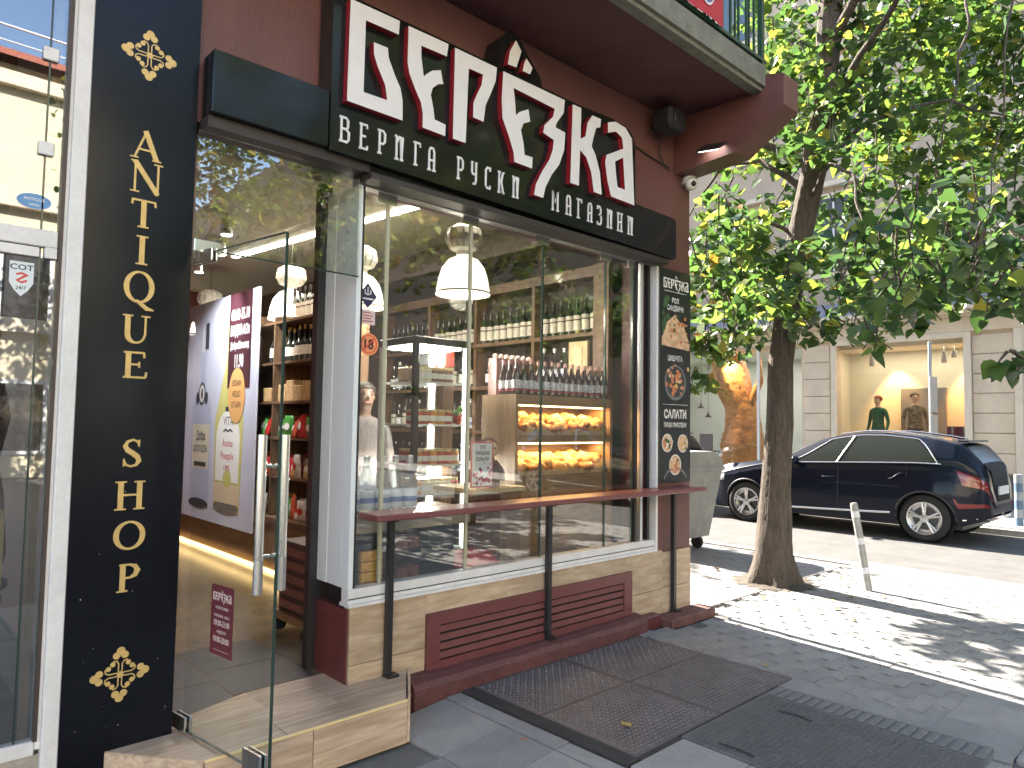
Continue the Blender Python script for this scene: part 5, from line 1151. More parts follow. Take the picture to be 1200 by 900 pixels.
for i, (x, y, s) in enumerate(((3.02, 2.32, 1), (6.3, 2.6, 1.2), (6.55, 2.75, 1.1), (5.6, 2.2, .8), (4.45, 2.3, .7), (2.5, 2.55, .6))):
    b = B(); b.add([(0, -.03, 0), (.024, -.01, .006), (.018, .02, .002), (0, .036, .008), (-.018, .02, .003), (-.024, -.01, .009), (0, 0, .001)], [(0, 1, 6), (1, 2, 6), (2, 3, 6), (3, 4, 6), (4, 5, 6), (5, 0, 6)])
    o = solo(b, 'fallen_leaf', LF[i % 2], ('small yellow leaf lying on the steel plate nearest the camera', 'brown leaf on the sunlit pavement before the tree', 'curled leaf beside the tree foot', 'dry leaf on the paving near the building shadow', 'tiny leaf beside the ribbed strip', 'tiny leaf on the stone slabs by the step')[i], 'leaf', (0, 0, 0)); o.location = (x, y, .012); o.scale = (s,) * 3; o.rotation_euler = (0, 0, i * 1.3)

# ================================================================== STREET TREE
BARK = pm('bark', (.080, .062, .048), .9, noise=(5, .4), noise2=(18, .4), bump=(14, 1.), stretch=(5, 5, .9))
def leafmat(name):
    m = bpy.data.materials.new(name); m.use_nodes = True; n = m.node_tree; n.nodes.clear()
    o = n.nodes.new('ShaderNodeOutputMaterial'); at = n.nodes.new('ShaderNodeAttribute'); at.attribute_name = 'leaf_col'
    p = n.nodes.new('ShaderNodeBsdfPrincipled'); p.inputs['Roughness'].default_value = .38; p.inputs['Specular IOR Level'].default_value = .5
    tl = n.nodes.new('ShaderNodeBsdfTranslucent'); mx = n.nodes.new('ShaderNodeMixShader'); mx.inputs[0].default_value = .42
    hs = n.nodes.new('ShaderNodeMixRGB'); hs.blend_type = 'MULTIPLY'; hs.inputs[0].default_value = 1; hs.inputs[2].default_value = (2.5, 2.6, 1.9, 1)
    n.links.new(at.outputs['Color'], p.inputs['Base Color']); n.links.new(at.outputs['Color'], hs.inputs[1]); n.links.new(hs.outputs[0], tl.inputs[0])
    n.links.new(p.outputs[0], mx.inputs[1]); n.links.new(tl.outputs[0], mx.inputs[2]); n.links.new(mx.outputs[0], o.inputs[0]); return m
LEAF = leafmat('linden_leaf')
LV = [(0, 0, 0), (.30, -.10, .05), (.50, .16, .08), (.44, .48, .05), (.22, .80, .0), (0, 1.08, -.10), (-.22, .80, .0), (-.44, .48, .05), (-.50, .16, .08), (-.30, -.10, .05), (0, .35, -.03), (0, .72, -.05)]
LF_ = [(0, 1, 10), (1, 2, 10), (2, 3, 10), (3, 11, 10), (3, 4, 11), (4, 5, 11), (5, 6, 11), (6, 7, 11), (7, 10, 11), (7, 8, 10), (8, 9, 10), (9, 0, 10)]
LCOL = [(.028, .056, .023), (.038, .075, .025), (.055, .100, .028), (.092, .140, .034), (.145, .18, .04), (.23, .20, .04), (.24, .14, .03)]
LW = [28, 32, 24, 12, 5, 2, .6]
def col_attr(me, cols):
    ca = me.color_attributes.new('leaf_col', 'FLOAT_COLOR', 'CORNER')
    flat = []
    for p, c in zip(me.polygons, cols): flat += [*c, 1.] * p.loop_total
    ca.data.foreach_set('color', flat)
def rleaf(R, c, sz):
    """random leaf frame: blade hangs outwards and down"""
    az = R.uniform(0, 2 * pi); tilt = R.gauss(-.45, .42); roll = R.gauss(0, .55)
    return Euler((tilt, roll, az), 'XYZ')
def leaves_mesh(name, pts):
    vs = []; fs = []; cols = []
    for (c, rot, s, col) in pts:
        Mx = rot.to_matrix(); o = len(vs)
        for v in LV:
            q_ = Mx @ Vector((v[0] * s, v[1] * s, v[2] * s)); vs.append((c[0] + q_.x, c[1] + q_.y, c[2] + q_.z))
        for f in LF_: fs.append([i + o for i in f]); cols.append(col)
    me = bpy.data.meshes.new(name); me.from_pydata(vs, [], fs); me.materials.append(LEAF)
    col_attr(me, cols); me.polygons.foreach_set('use_smooth', [True] * len(fs)); me.update(); return me
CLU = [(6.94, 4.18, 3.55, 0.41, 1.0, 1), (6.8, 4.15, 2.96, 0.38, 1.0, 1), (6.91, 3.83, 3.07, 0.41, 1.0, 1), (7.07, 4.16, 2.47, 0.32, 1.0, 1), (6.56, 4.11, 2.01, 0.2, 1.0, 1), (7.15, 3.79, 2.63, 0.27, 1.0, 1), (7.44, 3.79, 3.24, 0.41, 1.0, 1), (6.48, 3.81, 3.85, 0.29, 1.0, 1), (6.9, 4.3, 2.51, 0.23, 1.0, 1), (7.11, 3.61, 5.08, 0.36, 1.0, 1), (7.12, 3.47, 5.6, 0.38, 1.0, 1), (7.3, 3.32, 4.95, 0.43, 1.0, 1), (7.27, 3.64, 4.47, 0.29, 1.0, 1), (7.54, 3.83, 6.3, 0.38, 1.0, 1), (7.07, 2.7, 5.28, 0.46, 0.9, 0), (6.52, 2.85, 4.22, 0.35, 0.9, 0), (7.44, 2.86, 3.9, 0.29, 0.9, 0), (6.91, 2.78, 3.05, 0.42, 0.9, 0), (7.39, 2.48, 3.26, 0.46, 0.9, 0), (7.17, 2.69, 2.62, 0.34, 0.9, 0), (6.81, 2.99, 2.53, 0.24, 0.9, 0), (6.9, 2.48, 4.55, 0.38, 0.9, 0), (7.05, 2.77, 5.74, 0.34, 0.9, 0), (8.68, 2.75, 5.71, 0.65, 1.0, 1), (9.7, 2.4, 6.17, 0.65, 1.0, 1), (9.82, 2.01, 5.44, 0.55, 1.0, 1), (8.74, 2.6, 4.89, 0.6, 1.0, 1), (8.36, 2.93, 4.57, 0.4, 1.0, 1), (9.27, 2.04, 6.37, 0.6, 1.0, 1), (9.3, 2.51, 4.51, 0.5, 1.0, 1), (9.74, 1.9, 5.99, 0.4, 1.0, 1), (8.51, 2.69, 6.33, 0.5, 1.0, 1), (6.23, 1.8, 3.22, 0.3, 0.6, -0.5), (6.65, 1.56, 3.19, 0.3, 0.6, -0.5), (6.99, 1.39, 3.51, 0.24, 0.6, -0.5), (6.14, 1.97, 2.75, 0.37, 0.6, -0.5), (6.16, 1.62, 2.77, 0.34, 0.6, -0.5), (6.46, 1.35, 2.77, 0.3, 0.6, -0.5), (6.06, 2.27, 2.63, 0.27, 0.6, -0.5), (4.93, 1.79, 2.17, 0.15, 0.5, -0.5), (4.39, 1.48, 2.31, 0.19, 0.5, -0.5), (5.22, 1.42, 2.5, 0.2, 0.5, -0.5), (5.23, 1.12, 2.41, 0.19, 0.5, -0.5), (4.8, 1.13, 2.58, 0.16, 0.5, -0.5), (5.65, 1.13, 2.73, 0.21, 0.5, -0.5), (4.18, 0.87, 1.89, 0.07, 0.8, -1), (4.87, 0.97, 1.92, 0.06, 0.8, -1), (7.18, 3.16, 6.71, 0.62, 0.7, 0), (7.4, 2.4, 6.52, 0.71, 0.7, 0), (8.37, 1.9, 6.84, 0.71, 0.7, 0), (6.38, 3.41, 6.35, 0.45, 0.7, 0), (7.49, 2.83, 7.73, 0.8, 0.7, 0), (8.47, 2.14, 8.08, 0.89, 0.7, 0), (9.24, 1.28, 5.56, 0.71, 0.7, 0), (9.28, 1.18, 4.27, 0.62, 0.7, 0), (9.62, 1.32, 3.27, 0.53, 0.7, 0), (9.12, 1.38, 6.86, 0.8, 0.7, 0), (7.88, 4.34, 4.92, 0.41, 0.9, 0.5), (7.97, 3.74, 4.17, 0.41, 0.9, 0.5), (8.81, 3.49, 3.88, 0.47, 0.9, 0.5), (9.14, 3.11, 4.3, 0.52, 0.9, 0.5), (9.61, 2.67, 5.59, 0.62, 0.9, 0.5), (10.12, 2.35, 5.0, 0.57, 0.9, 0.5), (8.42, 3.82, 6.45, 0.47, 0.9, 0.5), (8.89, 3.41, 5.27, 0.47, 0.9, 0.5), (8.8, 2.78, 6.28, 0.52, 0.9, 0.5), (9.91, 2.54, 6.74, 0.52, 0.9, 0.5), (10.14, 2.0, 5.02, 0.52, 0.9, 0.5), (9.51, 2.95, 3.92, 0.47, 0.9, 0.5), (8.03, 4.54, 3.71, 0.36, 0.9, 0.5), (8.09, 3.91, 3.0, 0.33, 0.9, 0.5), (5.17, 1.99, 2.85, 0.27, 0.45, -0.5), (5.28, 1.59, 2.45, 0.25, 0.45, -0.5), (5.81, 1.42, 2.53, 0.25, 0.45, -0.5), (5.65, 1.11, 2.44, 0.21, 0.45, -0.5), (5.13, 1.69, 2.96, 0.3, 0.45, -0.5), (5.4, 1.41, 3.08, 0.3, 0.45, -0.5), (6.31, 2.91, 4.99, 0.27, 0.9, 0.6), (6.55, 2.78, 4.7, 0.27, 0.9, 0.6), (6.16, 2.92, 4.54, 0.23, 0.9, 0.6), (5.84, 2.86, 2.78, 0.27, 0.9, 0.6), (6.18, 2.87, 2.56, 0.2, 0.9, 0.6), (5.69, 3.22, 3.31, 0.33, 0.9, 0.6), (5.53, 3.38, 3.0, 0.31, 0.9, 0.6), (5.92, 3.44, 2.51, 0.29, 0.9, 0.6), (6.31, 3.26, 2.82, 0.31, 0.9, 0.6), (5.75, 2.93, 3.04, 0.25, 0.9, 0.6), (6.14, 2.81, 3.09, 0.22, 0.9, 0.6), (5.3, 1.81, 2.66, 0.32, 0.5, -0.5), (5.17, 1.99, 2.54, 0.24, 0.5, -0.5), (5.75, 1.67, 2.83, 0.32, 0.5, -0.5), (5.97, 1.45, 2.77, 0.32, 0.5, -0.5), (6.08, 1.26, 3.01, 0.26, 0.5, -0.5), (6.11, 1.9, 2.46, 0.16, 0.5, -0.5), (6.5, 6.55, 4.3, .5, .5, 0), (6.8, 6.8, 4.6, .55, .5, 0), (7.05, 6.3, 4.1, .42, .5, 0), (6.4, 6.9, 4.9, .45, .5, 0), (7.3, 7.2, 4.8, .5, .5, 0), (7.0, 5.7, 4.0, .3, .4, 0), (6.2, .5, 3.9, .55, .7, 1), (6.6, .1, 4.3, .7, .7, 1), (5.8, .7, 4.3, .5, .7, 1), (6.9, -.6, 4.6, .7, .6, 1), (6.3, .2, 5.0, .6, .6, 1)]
def jit(c, k=.06): return tuple(max(.004, v * (1 + random.gauss(0, .18))) for v in c)
R = random.Random(21)
L_ = []
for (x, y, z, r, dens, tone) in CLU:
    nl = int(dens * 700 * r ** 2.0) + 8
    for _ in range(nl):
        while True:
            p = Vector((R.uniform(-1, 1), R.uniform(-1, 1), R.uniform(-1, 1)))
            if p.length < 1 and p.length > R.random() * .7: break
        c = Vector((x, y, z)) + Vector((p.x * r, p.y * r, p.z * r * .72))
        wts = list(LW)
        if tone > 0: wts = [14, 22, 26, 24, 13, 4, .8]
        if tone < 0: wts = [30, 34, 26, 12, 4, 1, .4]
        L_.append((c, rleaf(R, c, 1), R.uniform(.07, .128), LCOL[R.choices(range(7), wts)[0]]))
tree = thing('street_tree', 'tall linden street tree with a rough leaning trunk and a wide leafy crown', 'tree', (6.9, 3.45, 0))
# trunk with ridged bark
def trunk(path, radii, n, mat, parent, name, ridg=.02, flare=0):
    vs = []; m = len(path)
    for i in range(m):
        for k in range(n):
            a = 2 * pi * k / n; z = path[i][2]
            rr = radii[i] * (1 + ridg * sin(a * 9 + z * 1.3 + 2 * sin(z * 2.1)) + ridg * .8 * sin(a * 17 - z * 2.2 + sin(z * 5)) + ridg * .6 * R.uniform(-1, 1))
            if flare: rr *= 1 + flare * max(0, 1 - z / .45) ** 2 * (.55 + .45 * sin(a * 5 + 1))
            vs.append((path[i][0] + rr * cos(a), path[i][1] + rr * sin(a), z))
    fs = [(i * n + k, i * n + (k + 1) % n, (i + 1) * n + (k + 1) % n, (i + 1) * n + k) for i in range(m - 1) for k in range(n)]
    b = B(); b.add(vs, fs, 0, True); return b.build(name, mat, parent)
def lerp_path(keys, n):
    out = []; rad = []
    for i in range(n):
        t_ = i / (n - 1) * (len(keys) - 1); k = min(int(t_), len(keys) - 2); f = t_ - k
        f2 = f
        out.append(tuple(keys[k][j] * (1 - f2) + keys[k + 1][j] * f2 for j in range(3))); rad.append(keys[k][3] * (1 - f) + keys[k + 1][3] * f)
    return out, rad
tk = [(6.90, 3.48, -.05, .22), (6.90, 3.47, .30, .18), (6.90, 3.44, 1.0, .142), (6.90, 3.395, 1.6, .128), (6.90, 3.385, 2.2, .120), (6.90, 3.24, 3.2, .118), (6.90, 3.02, 4.15, .118), (6.9, 2.88, 5.3, .115), (6.95, 2.80, 6.6, .10), (7.0, 2.75, 8.2, .06), (7.05, 2.7, 9.4, .02)]
pth, rd = lerp_path(tk, 150); trunk(pth, rd, 40, BARK, tree, 'trunk', .022, .45)
LIMBS = [[(6.9, 2.97, 4.4, .06), (6.6, 2.5, 4.9, .045), (6.1, 1.9, 5.2, .03), (5.5, 1.3, 4.9, .018), (5.1, 1.0, 4.2, .009)],
         [(6.9, 2.88, 5.3, .07), (6.5, 2.2, 5.9, .05), (6.0, 1.4, 6.1, .035), (5.4, .7, 5.6, .02), (5.0, .4, 4.6, .01)],
         [(6.9, 3.1, 3.9, .05), (6.95, 3.6, 4.4, .035), (7.1, 4.2, 4.5, .022), (7.2, 4.7, 4.0, .01)],
         [(6.9, 3.18, 3.45, .035), (6.75, 3.55, 3.75, .024), (6.7, 3.95, 3.6, .014), (6.7, 4.2, 3.1, .007)],
         [(6.9, 3.05, 4.1, .045), (7.2, 2.6, 4.6, .03), (7.5, 2.0, 4.7, .02), (7.7, 1.5, 4.4, .01)],
         [(6.9, 3.1, 3.8, .04), (6.5, 2.7, 4.0, .028), (6.1, 2.35, 3.7, .018), (5.8, 2.15, 3.1, .009)],
         [(6.9, 2.85, 5.6, .06), (7.4, 3.3, 6.3, .04), (7.9, 3.8, 6.6, .02)],
         [(6.9, 2.8, 6.2, .055), (6.6, 3.4, 7.0, .035), (6.4, 4.0, 7.3, .015)],
         [(5.5, 1.3, 4.9, .016), (5.05, 1.25, 4.0, .011), (4.8, 1.35, 3.2, .006)],
         [(6.9, 3.02, 4.2, .06), (6.8, 4.2, 4.9, .045), (6.6, 5.6, 5.0, .03), (6.3, 6.9, 4.6, .015)],
         [(5.4, .7, 5.6, .018), (4.9, .9, 4.6, .012), (4.75, 1.0, 3.4, .007), (4.6, 1.05, 2.75, .004)]]
for lm in LIMBS:
    p2, r2 = lerp_path(lm, 22); r2 = [r_ * .72 for r_ in r2]; q2 = [(p[0] + .014 * sin(i * .9), p[1] + .014 * cos(i * 1.1), p[2] + .01 * sin(i * .7)) for i, p in enumerate(p2)]
    b = B(); b.tube(q2, r2, 9); b.build('limb', BARK, tree)
tw = B()
for (x, y, z, r, dens, tone) in CLU:
    for k in range(3):
        a = Vector((x, y, z)) + Vector((R.uniform(-.5, .5) * r, R.uniform(-.5, .5) * r, r * .9)); c_ = Vector((x, y, z)) + Vector((R.uniform(-.8, .8) * r, R.uniform(-.8, .8) * r, -r * .6))
        m_ = (a + c_) / 2 + Vector((R.uniform(-.08, .08), R.uniform(-.08, .08), 0)); tw.tube([a, m_, c_], [.009, .006, .003], 5)
o = tw.build('twig', BARK, tree); o['kind'] = 'stuff'
# the 300 leaves that show largest are parts, the rest of the crown is one part
CI = cam.matrix_world.inverted()
def shown(p):
    q_ = CI @ p; d = -q_.z
    if d < .3: return None
    u, v = q_.x / d / (18 / 24.945), q_.y / d / (13.5 / 24.945)
    return d if abs(u) < .99 and abs(v) < .99 else None
order = sorted(((shown(l[0]) / l[2], i) for i, l in enumerate(L_) if shown(l[0])), key=lambda t_: t_[0])
big = set(i for _, i in order[:298])
LMs = {}
for i in sorted(big):
    c, rot, s, col = L_[i]
    if col not in LMs: LMs[col] = leaves_mesh('leaf', [((0, 0, 0), Euler((0, 0, 0)), 1, col)])
    o = inst(LMs[col], tree, (c[0] - 6.9, c[1] - 3.45, c[2]), tuple(rot), 'leaf'); o.scale = (s, s, s)
me = leaves_mesh('crown', [((l[0][0] - 6.9, l[0][1] - 3.45, l[0][2]), *l[1:]) for i, l in enumerate(L_) if i not in big])
o = bpy.data.objects.new('crown', me); COL.objects.link(o); o.parent = tree; o['kind'] = 'stuff'
# earth ring round the foot, its dark colour painting in the shade there
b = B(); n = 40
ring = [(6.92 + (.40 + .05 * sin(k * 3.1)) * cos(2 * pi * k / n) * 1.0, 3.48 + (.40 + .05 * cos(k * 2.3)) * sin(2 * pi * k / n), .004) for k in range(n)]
b.add([(6.92, 3.48, .05)] + ring, [(0, 1 + k, 1 + (k + 1) % n) for k in range(n)]); struct(b, 'shaded_soil', pm('shaded_soil', (.075, .062, .05), .95, noise=(12, .4), bump=(50, .8)))
# trees further along the same kerb, towards the right: they show in the window's reflection
L2 = []
R2 = random.Random(4)
for k in range(26):
    a = R2.uniform(0, 6.28); rr = R2.uniform(.3, 2.2); cc = Vector((rr * cos(a), rr * sin(a), R2.uniform(3.2, 8.6)))
    for _ in range(170):
        p = Vector((R2.gauss(0, .42), R2.gauss(0, .42), R2.gauss(0, .34)))
        L2.append((cc + p, rleaf(R2, p, 1), R2.uniform(.10, .15), LCOL[R2.choices(range(7), [8, 12, 20, 30, 30, 14, 2])[0]]))  # lighter, yellower mix puts the sunlit look into the leaf colour
def back_tree(loc, lb, rz, s):
    t_ = thing('street_tree', lb, 'tree', loc, None, rz); OFF[t_.name] = (0, 0, 0); t_.scale = (s,) * 3
    b = B(); p2, r2 = lerp_path([(0, 0, -.03, .2), (0, .02, 1, .14), (.05, 0, 3, .12), (.1, .1, 5.5, .1), (.1, .1, 8.2, .03)], 30); b.tube(p2, r2, 14)
    for a in range(6): b.tube([(.05, .05, 3 + a * .5), (.9 * cos(a * 1.1), .9 * sin(a * 1.1), 4 + a * .6), (1.7 * cos(a * 1.1), 1.7 * sin(a * 1.1), 4.4 + a * .65)], [.05, .035, .012], 7)
    b.build('trunk', BARK, t_)
    if 'bt' not in MATS: MATS['bt'] = leaves_mesh('crown', L2)
    o = bpy.data.objects.new('crown', MATS['bt']); COL.objects.link(o); o.parent = t_; o['kind'] = 'stuff'
back_tree((7.2, -1.9, 0), 'leafy linden tree mirrored in the upper shop window', 0, 1.0)
back_tree((7.2, -7.0, 0), 'second linden tree further down the street, mirrored in the shop window', 2.0, 1.15)
back_tree((5.2, -9.8, 0), 'shaded linden tree across the side street, mirrored above the open door', 4.0, 1.0)
back_tree((7.6, 15.5, -.02), 'linden tree further up the street behind the building corner', 1.0, 1.0)

# ================================================================== STREET FURNITURE
bo = thing('bollard', 'thin leaning pale grey striped bollard post beside the tree', 'bollard', (7.31, 2.71, 0)); OFF[bo.name] = (0, 0, 0); bo.rotation_euler = (radians(-9), 0, 0)
b = B(); b.lathe([(0, -.02), (.036, -.02), (.036, .82), (.03, .84), (0, .845)], n=14); b.build('post', pm('bollard_grey', (.30, .29, .27), .6, noise=(12, .25)), bo)
for z in (.16, .44, .70): 
    b = B(); b.lathe([(.0372, z), (.0372, z + .06)], n=14); b.build('band', ALUW, bo)
DG = pm('dumpster_grey', (.26, .265, .25), .55, noise=(7, .2), noise2=(50, .1))
dm = thing('dumpster', 'grey metal wheeled waste container at the kerb just past the building corner', 'dumpster', (7.7, 5.1, 0)); OFF[dm.name] = (7.7, 4.55, 0)
b = B(); b.add([(7.42, 4.46, .16), (8.22, 4.46, .16), (8.22, 5.72, .16), (7.42, 5.72, .16), (7.32, 4.33, 1.0), (8.32, 4.33, 1.0), (8.32, 5.80, 1.0), (7.32, 5.80, 1.0)], [(0, 3, 2, 1), (4, 5, 6, 7), (0, 1, 5, 4), (1, 2, 6, 5), (2, 3, 7, 6), (3, 0, 4, 7)]); b.build('body', DG, dm)
B().box(7.29, 8.35, 4.30, 5.83, 1.001, 1.06, 0, .015).build('rim', DG, dm)
b = B(); b.prism([[(7.30, 1.061), (8.34, 1.061), (8.30, 1.16), (8.10, 1.25), (7.55, 1.25), (7.34, 1.16)]], 4.32, 5.81, PXZ); b.build('lid', DG, dm)
for y in (4.55, 4.9, 5.3, 5.65):
    b = B(); b.add([(7.40, y - .03, .2), (7.40, y + .03, .2), (7.312, y + .03, .98), (7.312, y - .03, .98), (7.37, y - .03, .2), (7.37, y + .03, .2), (7.285, y + .03, .98), (7.285, y - .03, .98)], [(4, 5, 6, 7)[::-1], (0, 4, 7, 3), (5, 1, 2, 6), (3, 7, 6, 2)]); b.build('rib', DG, dm)
b = B(); b.tube([(7.30, 4.40, .90), (7.24, 4.40, .90), (7.24, 4.62, .90), (7.30, 4.62, .90)], .014, 8); b.build('handle', BLACKM, dm)
for x in (7.52, 8.1):
    for y in (4.56, 5.6): B().cyl((x - .02, y, .08), (x + .02, y, .08), .08, None, 16).build('castor', BLACKM, dm)

# ================================================================== CARS
def sm(a, b_, t_): t_ = max(0, min(1, (t_ - a) / (b_ - a))); return t_ * t_ * (3 - 2 * t_)
def pw(tab, t_):
    for (a, va), (b_, vb) in zip(tab, tab[1:]):
        if t_ <= b_: f = (t_ - a) / (b_ - a); f = max(0, f); return va + (vb - va) * f
    return tab[-1][1]
LEN = 4.50; WB0, WB1 = .87, 3.70                       # axles measured from the nose
TOP = [(0, .70), (.04, .80), (.15, .92), (.5, 1.0), (1.0, 1.07), (1.30, 1.11), (1.55, 1.17), (1.85, 1.36), (2.1, 1.48), (2.4, 1.56), (2.75, 1.62), (3.1, 1.625), (3.5, 1.58), (3.85, 1.52), (4.15, 1.44), (4.2, 1.40), (4.36, 1.20), (4.44, 1.06), (4.47, .80), (4.50, .60)]
BELT = [(0, .62), (.1, .74), (.5, .87), (1.0, .99), (1.4, 1.06), (2.5, 1.10), (3.6, 1.145), (4.1, 1.14), (4.33, 1.04), (4.44, .96), (4.48, .76), (4.50, .58)]
WID = [(0, .52), (.05, .66), (.15, .77), (.35, .86), (.7, .92), (1.2, .935), (2.3, .94), (3.4, .94), (3.8, .93), (4.08, .88), (4.28, .80), (4.40, .71), (4.47, .60), (4.50, .48)]
SILL = [(0, .34), (.12, .26), (.4, .22), (1.5, .24), (3.0, .25), (4.15, .27), (4.40, .36), (4.50, .45)]
def arch(t_):
    z = pw(SILL, t_)
    for wc in (WB0, WB1):
        d = abs(t_ - wc)
        if d < .385: z = max(z, .345 + sqrt(.385 ** 2 - d * d))
    return z
def half(t_, v):
    """skin point of the half body: v 0..1 side, 1..2 glass house, 2..3 roof -> (half width, height)"""
    zb, zt_, wz = pw(BELT, t_), pw(TOP, t_), pw(WID, t_)
    zt_ = max(zt_, zb + .004); gh = zt_ - zb
    if v <= 1:
        zl = arch(t_); z = zl + (zb - zl) * v; zz = (z - .25) / .75
        k = 1 - .055 * (1 - min(1, zz / .55)) ** 2 if zz < .55 else 1 - .05 * ((zz - .55) / .45) ** 2
        k += .012 * math.exp(-((z - (zb - .09)) / .03) ** 2)
        return wz * k, z
    hb = wz * .95; ht = hb - min(.30, gh * .55) * 1.0
    if gh < .12: ht = hb - .10 - .5 * gh
    if v <= 2:
        f = v - 1; return hb + (ht - hb) * (f ** 1.15), zb + gh * .93 * f
    f = v - 2; return ht * (1 - f), zb + gh * (.93 + .07 * sin(f * pi / 2))
def car(name, label, loc, paint, rz=0):
    t_ = thing(name, label, 'car', loc, None, rz); OFF[t_.name] = (0, 0, 0)
    TS = sorted(set([0, .02, .05, .1, .16, .25, .35] + [round(.42 + i * .04, 3) for i in range(32)] + [1.8 + i * .1 for i in range(16)] + [round(3.28 + i * .04, 3) for i in range(22)] + [4.17, 4.22, 4.28, 4.34, 4.38, 4.42, 4.45, 4.47, 4.49, 4.50]))
    VS = [0, .12, .25, .38, .5, .62, .72, .80, .86, .92, .97, 1, 1.12, 1.3, 1.5, 1.7, 1.85, 1.95, 2.0, 2.1, 2.25, 2.5, 2.75, 3.0]
    for_y = lambda t2: LEN / 2 - t2
    vs = []; nV = 2 * len(VS) - 1
    for t2 in TS:
        row = [(-half(t2, v)[0], for_y(t2), half(t2, v)[1]) for v in VS] + [(half(t2, v)[0], for_y(t2), half(t2, v)[1]) for v in VS[-2::-1]]
        vs += row
    fs = [(i * nV + k, i * nV + k + 1, (i + 1) * nV + k + 1, (i + 1) * nV + k) for i in range(len(TS) - 1) for k in range(nV - 1)]
    fs += [tuple(range(nV))[::-1], tuple(range((len(TS) - 1) * nV, len(TS) * nV))]
    b = B(); b.add(vs, fs, 0, True); body = b.build('body', paint, t_)
    def patch(t0, t1, v0, v1, name, mat, off=.006, nt=14, nv=6, tv=None, parent=t_, sides=(-1, 1)):
        """a piece of skin lifted off the body; tv(fu, fv) may bend its outline"""
        for sd_ in sides:
            b = B(); vs = []
            for i in range(nt + 1):
                for k in range(nv + 1):
                    fu, fv = i / nt, k / nv
                    tt, vv = tv(fu, fv) if tv else (t0 + (t1 - t0) * fu, v0 + (v1 - v0) * fv)
                    w0, z0 = half(tt, vv); w1, z1 = half(tt, vv + .02); n_ = Vector((z1 - z0, -(w1 - w0))); n_ = n_.normalized() if n_.length > 1e-6 else Vector((1, 0))
                    vs.append((sd_ * (w0 + off * n_.x), for_y(tt), z0 + off * n_.y))
            fs = [(i * (nv + 1) + k, i * (nv + 1) + k + 1, (i + 1) * (nv + 1) + k + 1, (i + 1) * (nv + 1) + k) for i in range(nt) for k in range(nv)]
            if sd_ > 0: fs = [f[::-1] for f in fs]
            b.add(vs, fs, 0, True); b.build(name, mat, parent)
    CG = pm('car_glass', (.007, .011, .009), .04, spec=.65)
    # side windows: front, rear, quarter
    def ft(fu, fv): z0 = 1.66 + .68 * fv ** .95; return (z0 + (2.40 + .20 * fv - z0) * fu, 1.06 + .84 * fv)
    def rt(fu, fv): lo, hi = 2.49 + .20 * fv, 3.84 - .30 * fv ** 1.5; return (lo + (hi - lo) * fu, 1.06 + .84 * fv)
    for tv in (ft, rt): patch(0, 0, 0, 0, 'side_window', CG, .007, 14, 6, tv)
    # chrome line round the windows
    CH = pm('chrome_trim', (.75, .75, .76), .18, metal=1.)
    for sd_ in (-1, 1):
        def P3(t2, v, off=.010): w0, z0 = half(t2, v); return (sd_ * (w0 + off), for_y(t2), z0)
        b = B(); b.tube([P3(1.56 + i * .118, 1.03) for i in range(21)], .010, 6); b.tube([P3(1.56 + .72 * i / 8, 1.03 + .89 * (i / 8) ** 1.05) for i in range(9)] + [P3(2.36 + i * .10, 1.925) for i in range(13)] + [P3(3.60 + .28 * (i / 6) ** .7, 1.90 - .86 * i / 6) for i in range(7)], .010, 6); b.tube([P3(2.44 + .2 * i / 4, 1.04 + .87 * i / 4, .012) for i in range(5)], .016, 6); b.build('window_trim', CH, t_)
        b = B(); b.tube([(sd_ * (half(t2, 1.99)[0] - .03), for_y(t2), half(t2, 2.0)[1] + .03) for t2 in (2.4, 2.55, 2.8, 3.1, 3.4, 3.7, 3.9)], .013, 7); b.build('roof_rail', CH, t_)
        b = B(); b.tube([P3(1.32 + i * .16, .10 + .005 * i, .006) for i in range(13)], .022, 7); b.build('sill_trim', CH, t_)
        for t2 in (1.42, 2.46, 3.46):
            b = B(); b.tube([P3(t2 + (.05 if t2 == 3.46 and v < .6 else 0), v, .0005) for v in ((.1, .3, .5, .7, .9, 1.02) if t2 < 3 else (.62, .75, .9, 1.02))], .005, 5); b.build('door_gap', BLACKM, t_)
        for t2 in (2.22, 3.22):
            b = B(); b.tube([P3(t2 + i * .05, .74, .016 + (.012 if 0 < i < 4 else 0)) for i in range(5)], .014, 7); b.build('door_handle', paint, t_)
        b = B(); b.ball((sd_ * 1.01, for_y(1.80), 1.12), .1, 12, 8, 0, (.85, .62, .68)); b.box(min(sd_ * .90, sd_ * .97), max(sd_ * .90, sd_ * .97), for_y(1.84), for_y(1.78), 1.06, 1.09); b.build('mirror', paint, t_)
        for wc in (WB0, WB1):      # arch moulding
            b = B(); b.tube([(sd_ * (half(wc + .395 * cos(a), .02)[0] + .004), for_y(wc + .395 * cos(a)), .345 + .395 * sin(a)) for a in [pi * i / 16 for i in range(17)]], .018, 6); b.build('wheel_arch', pm('arch_dark', (.02, .02, .022), .5), t_)
    # wind screen, rear screen
    b = B()
    def across(t0, t1, nt, v, off):
        vs = []; 
        for i in range(nt + 1):
            t2 = t0 + (t1 - t0) * i / nt; w0, _ = half(t2, 2.0); zt_ = pw(TOP, t2); 
            for k in range(9): f = k / 8 * 2 - 1; vs.append((f * w0 * .93, for_y(t2) + (off if t0 < 2 else -off), half(t2, 2 + (1 - abs(f) * .93))[1] + off))
        return vs, [(i * 9 + k, i * 9 + k + 1, (i + 1) * 9 + k + 1, (i + 1) * 9 + k) for i in range(nt) for k in range(8)]
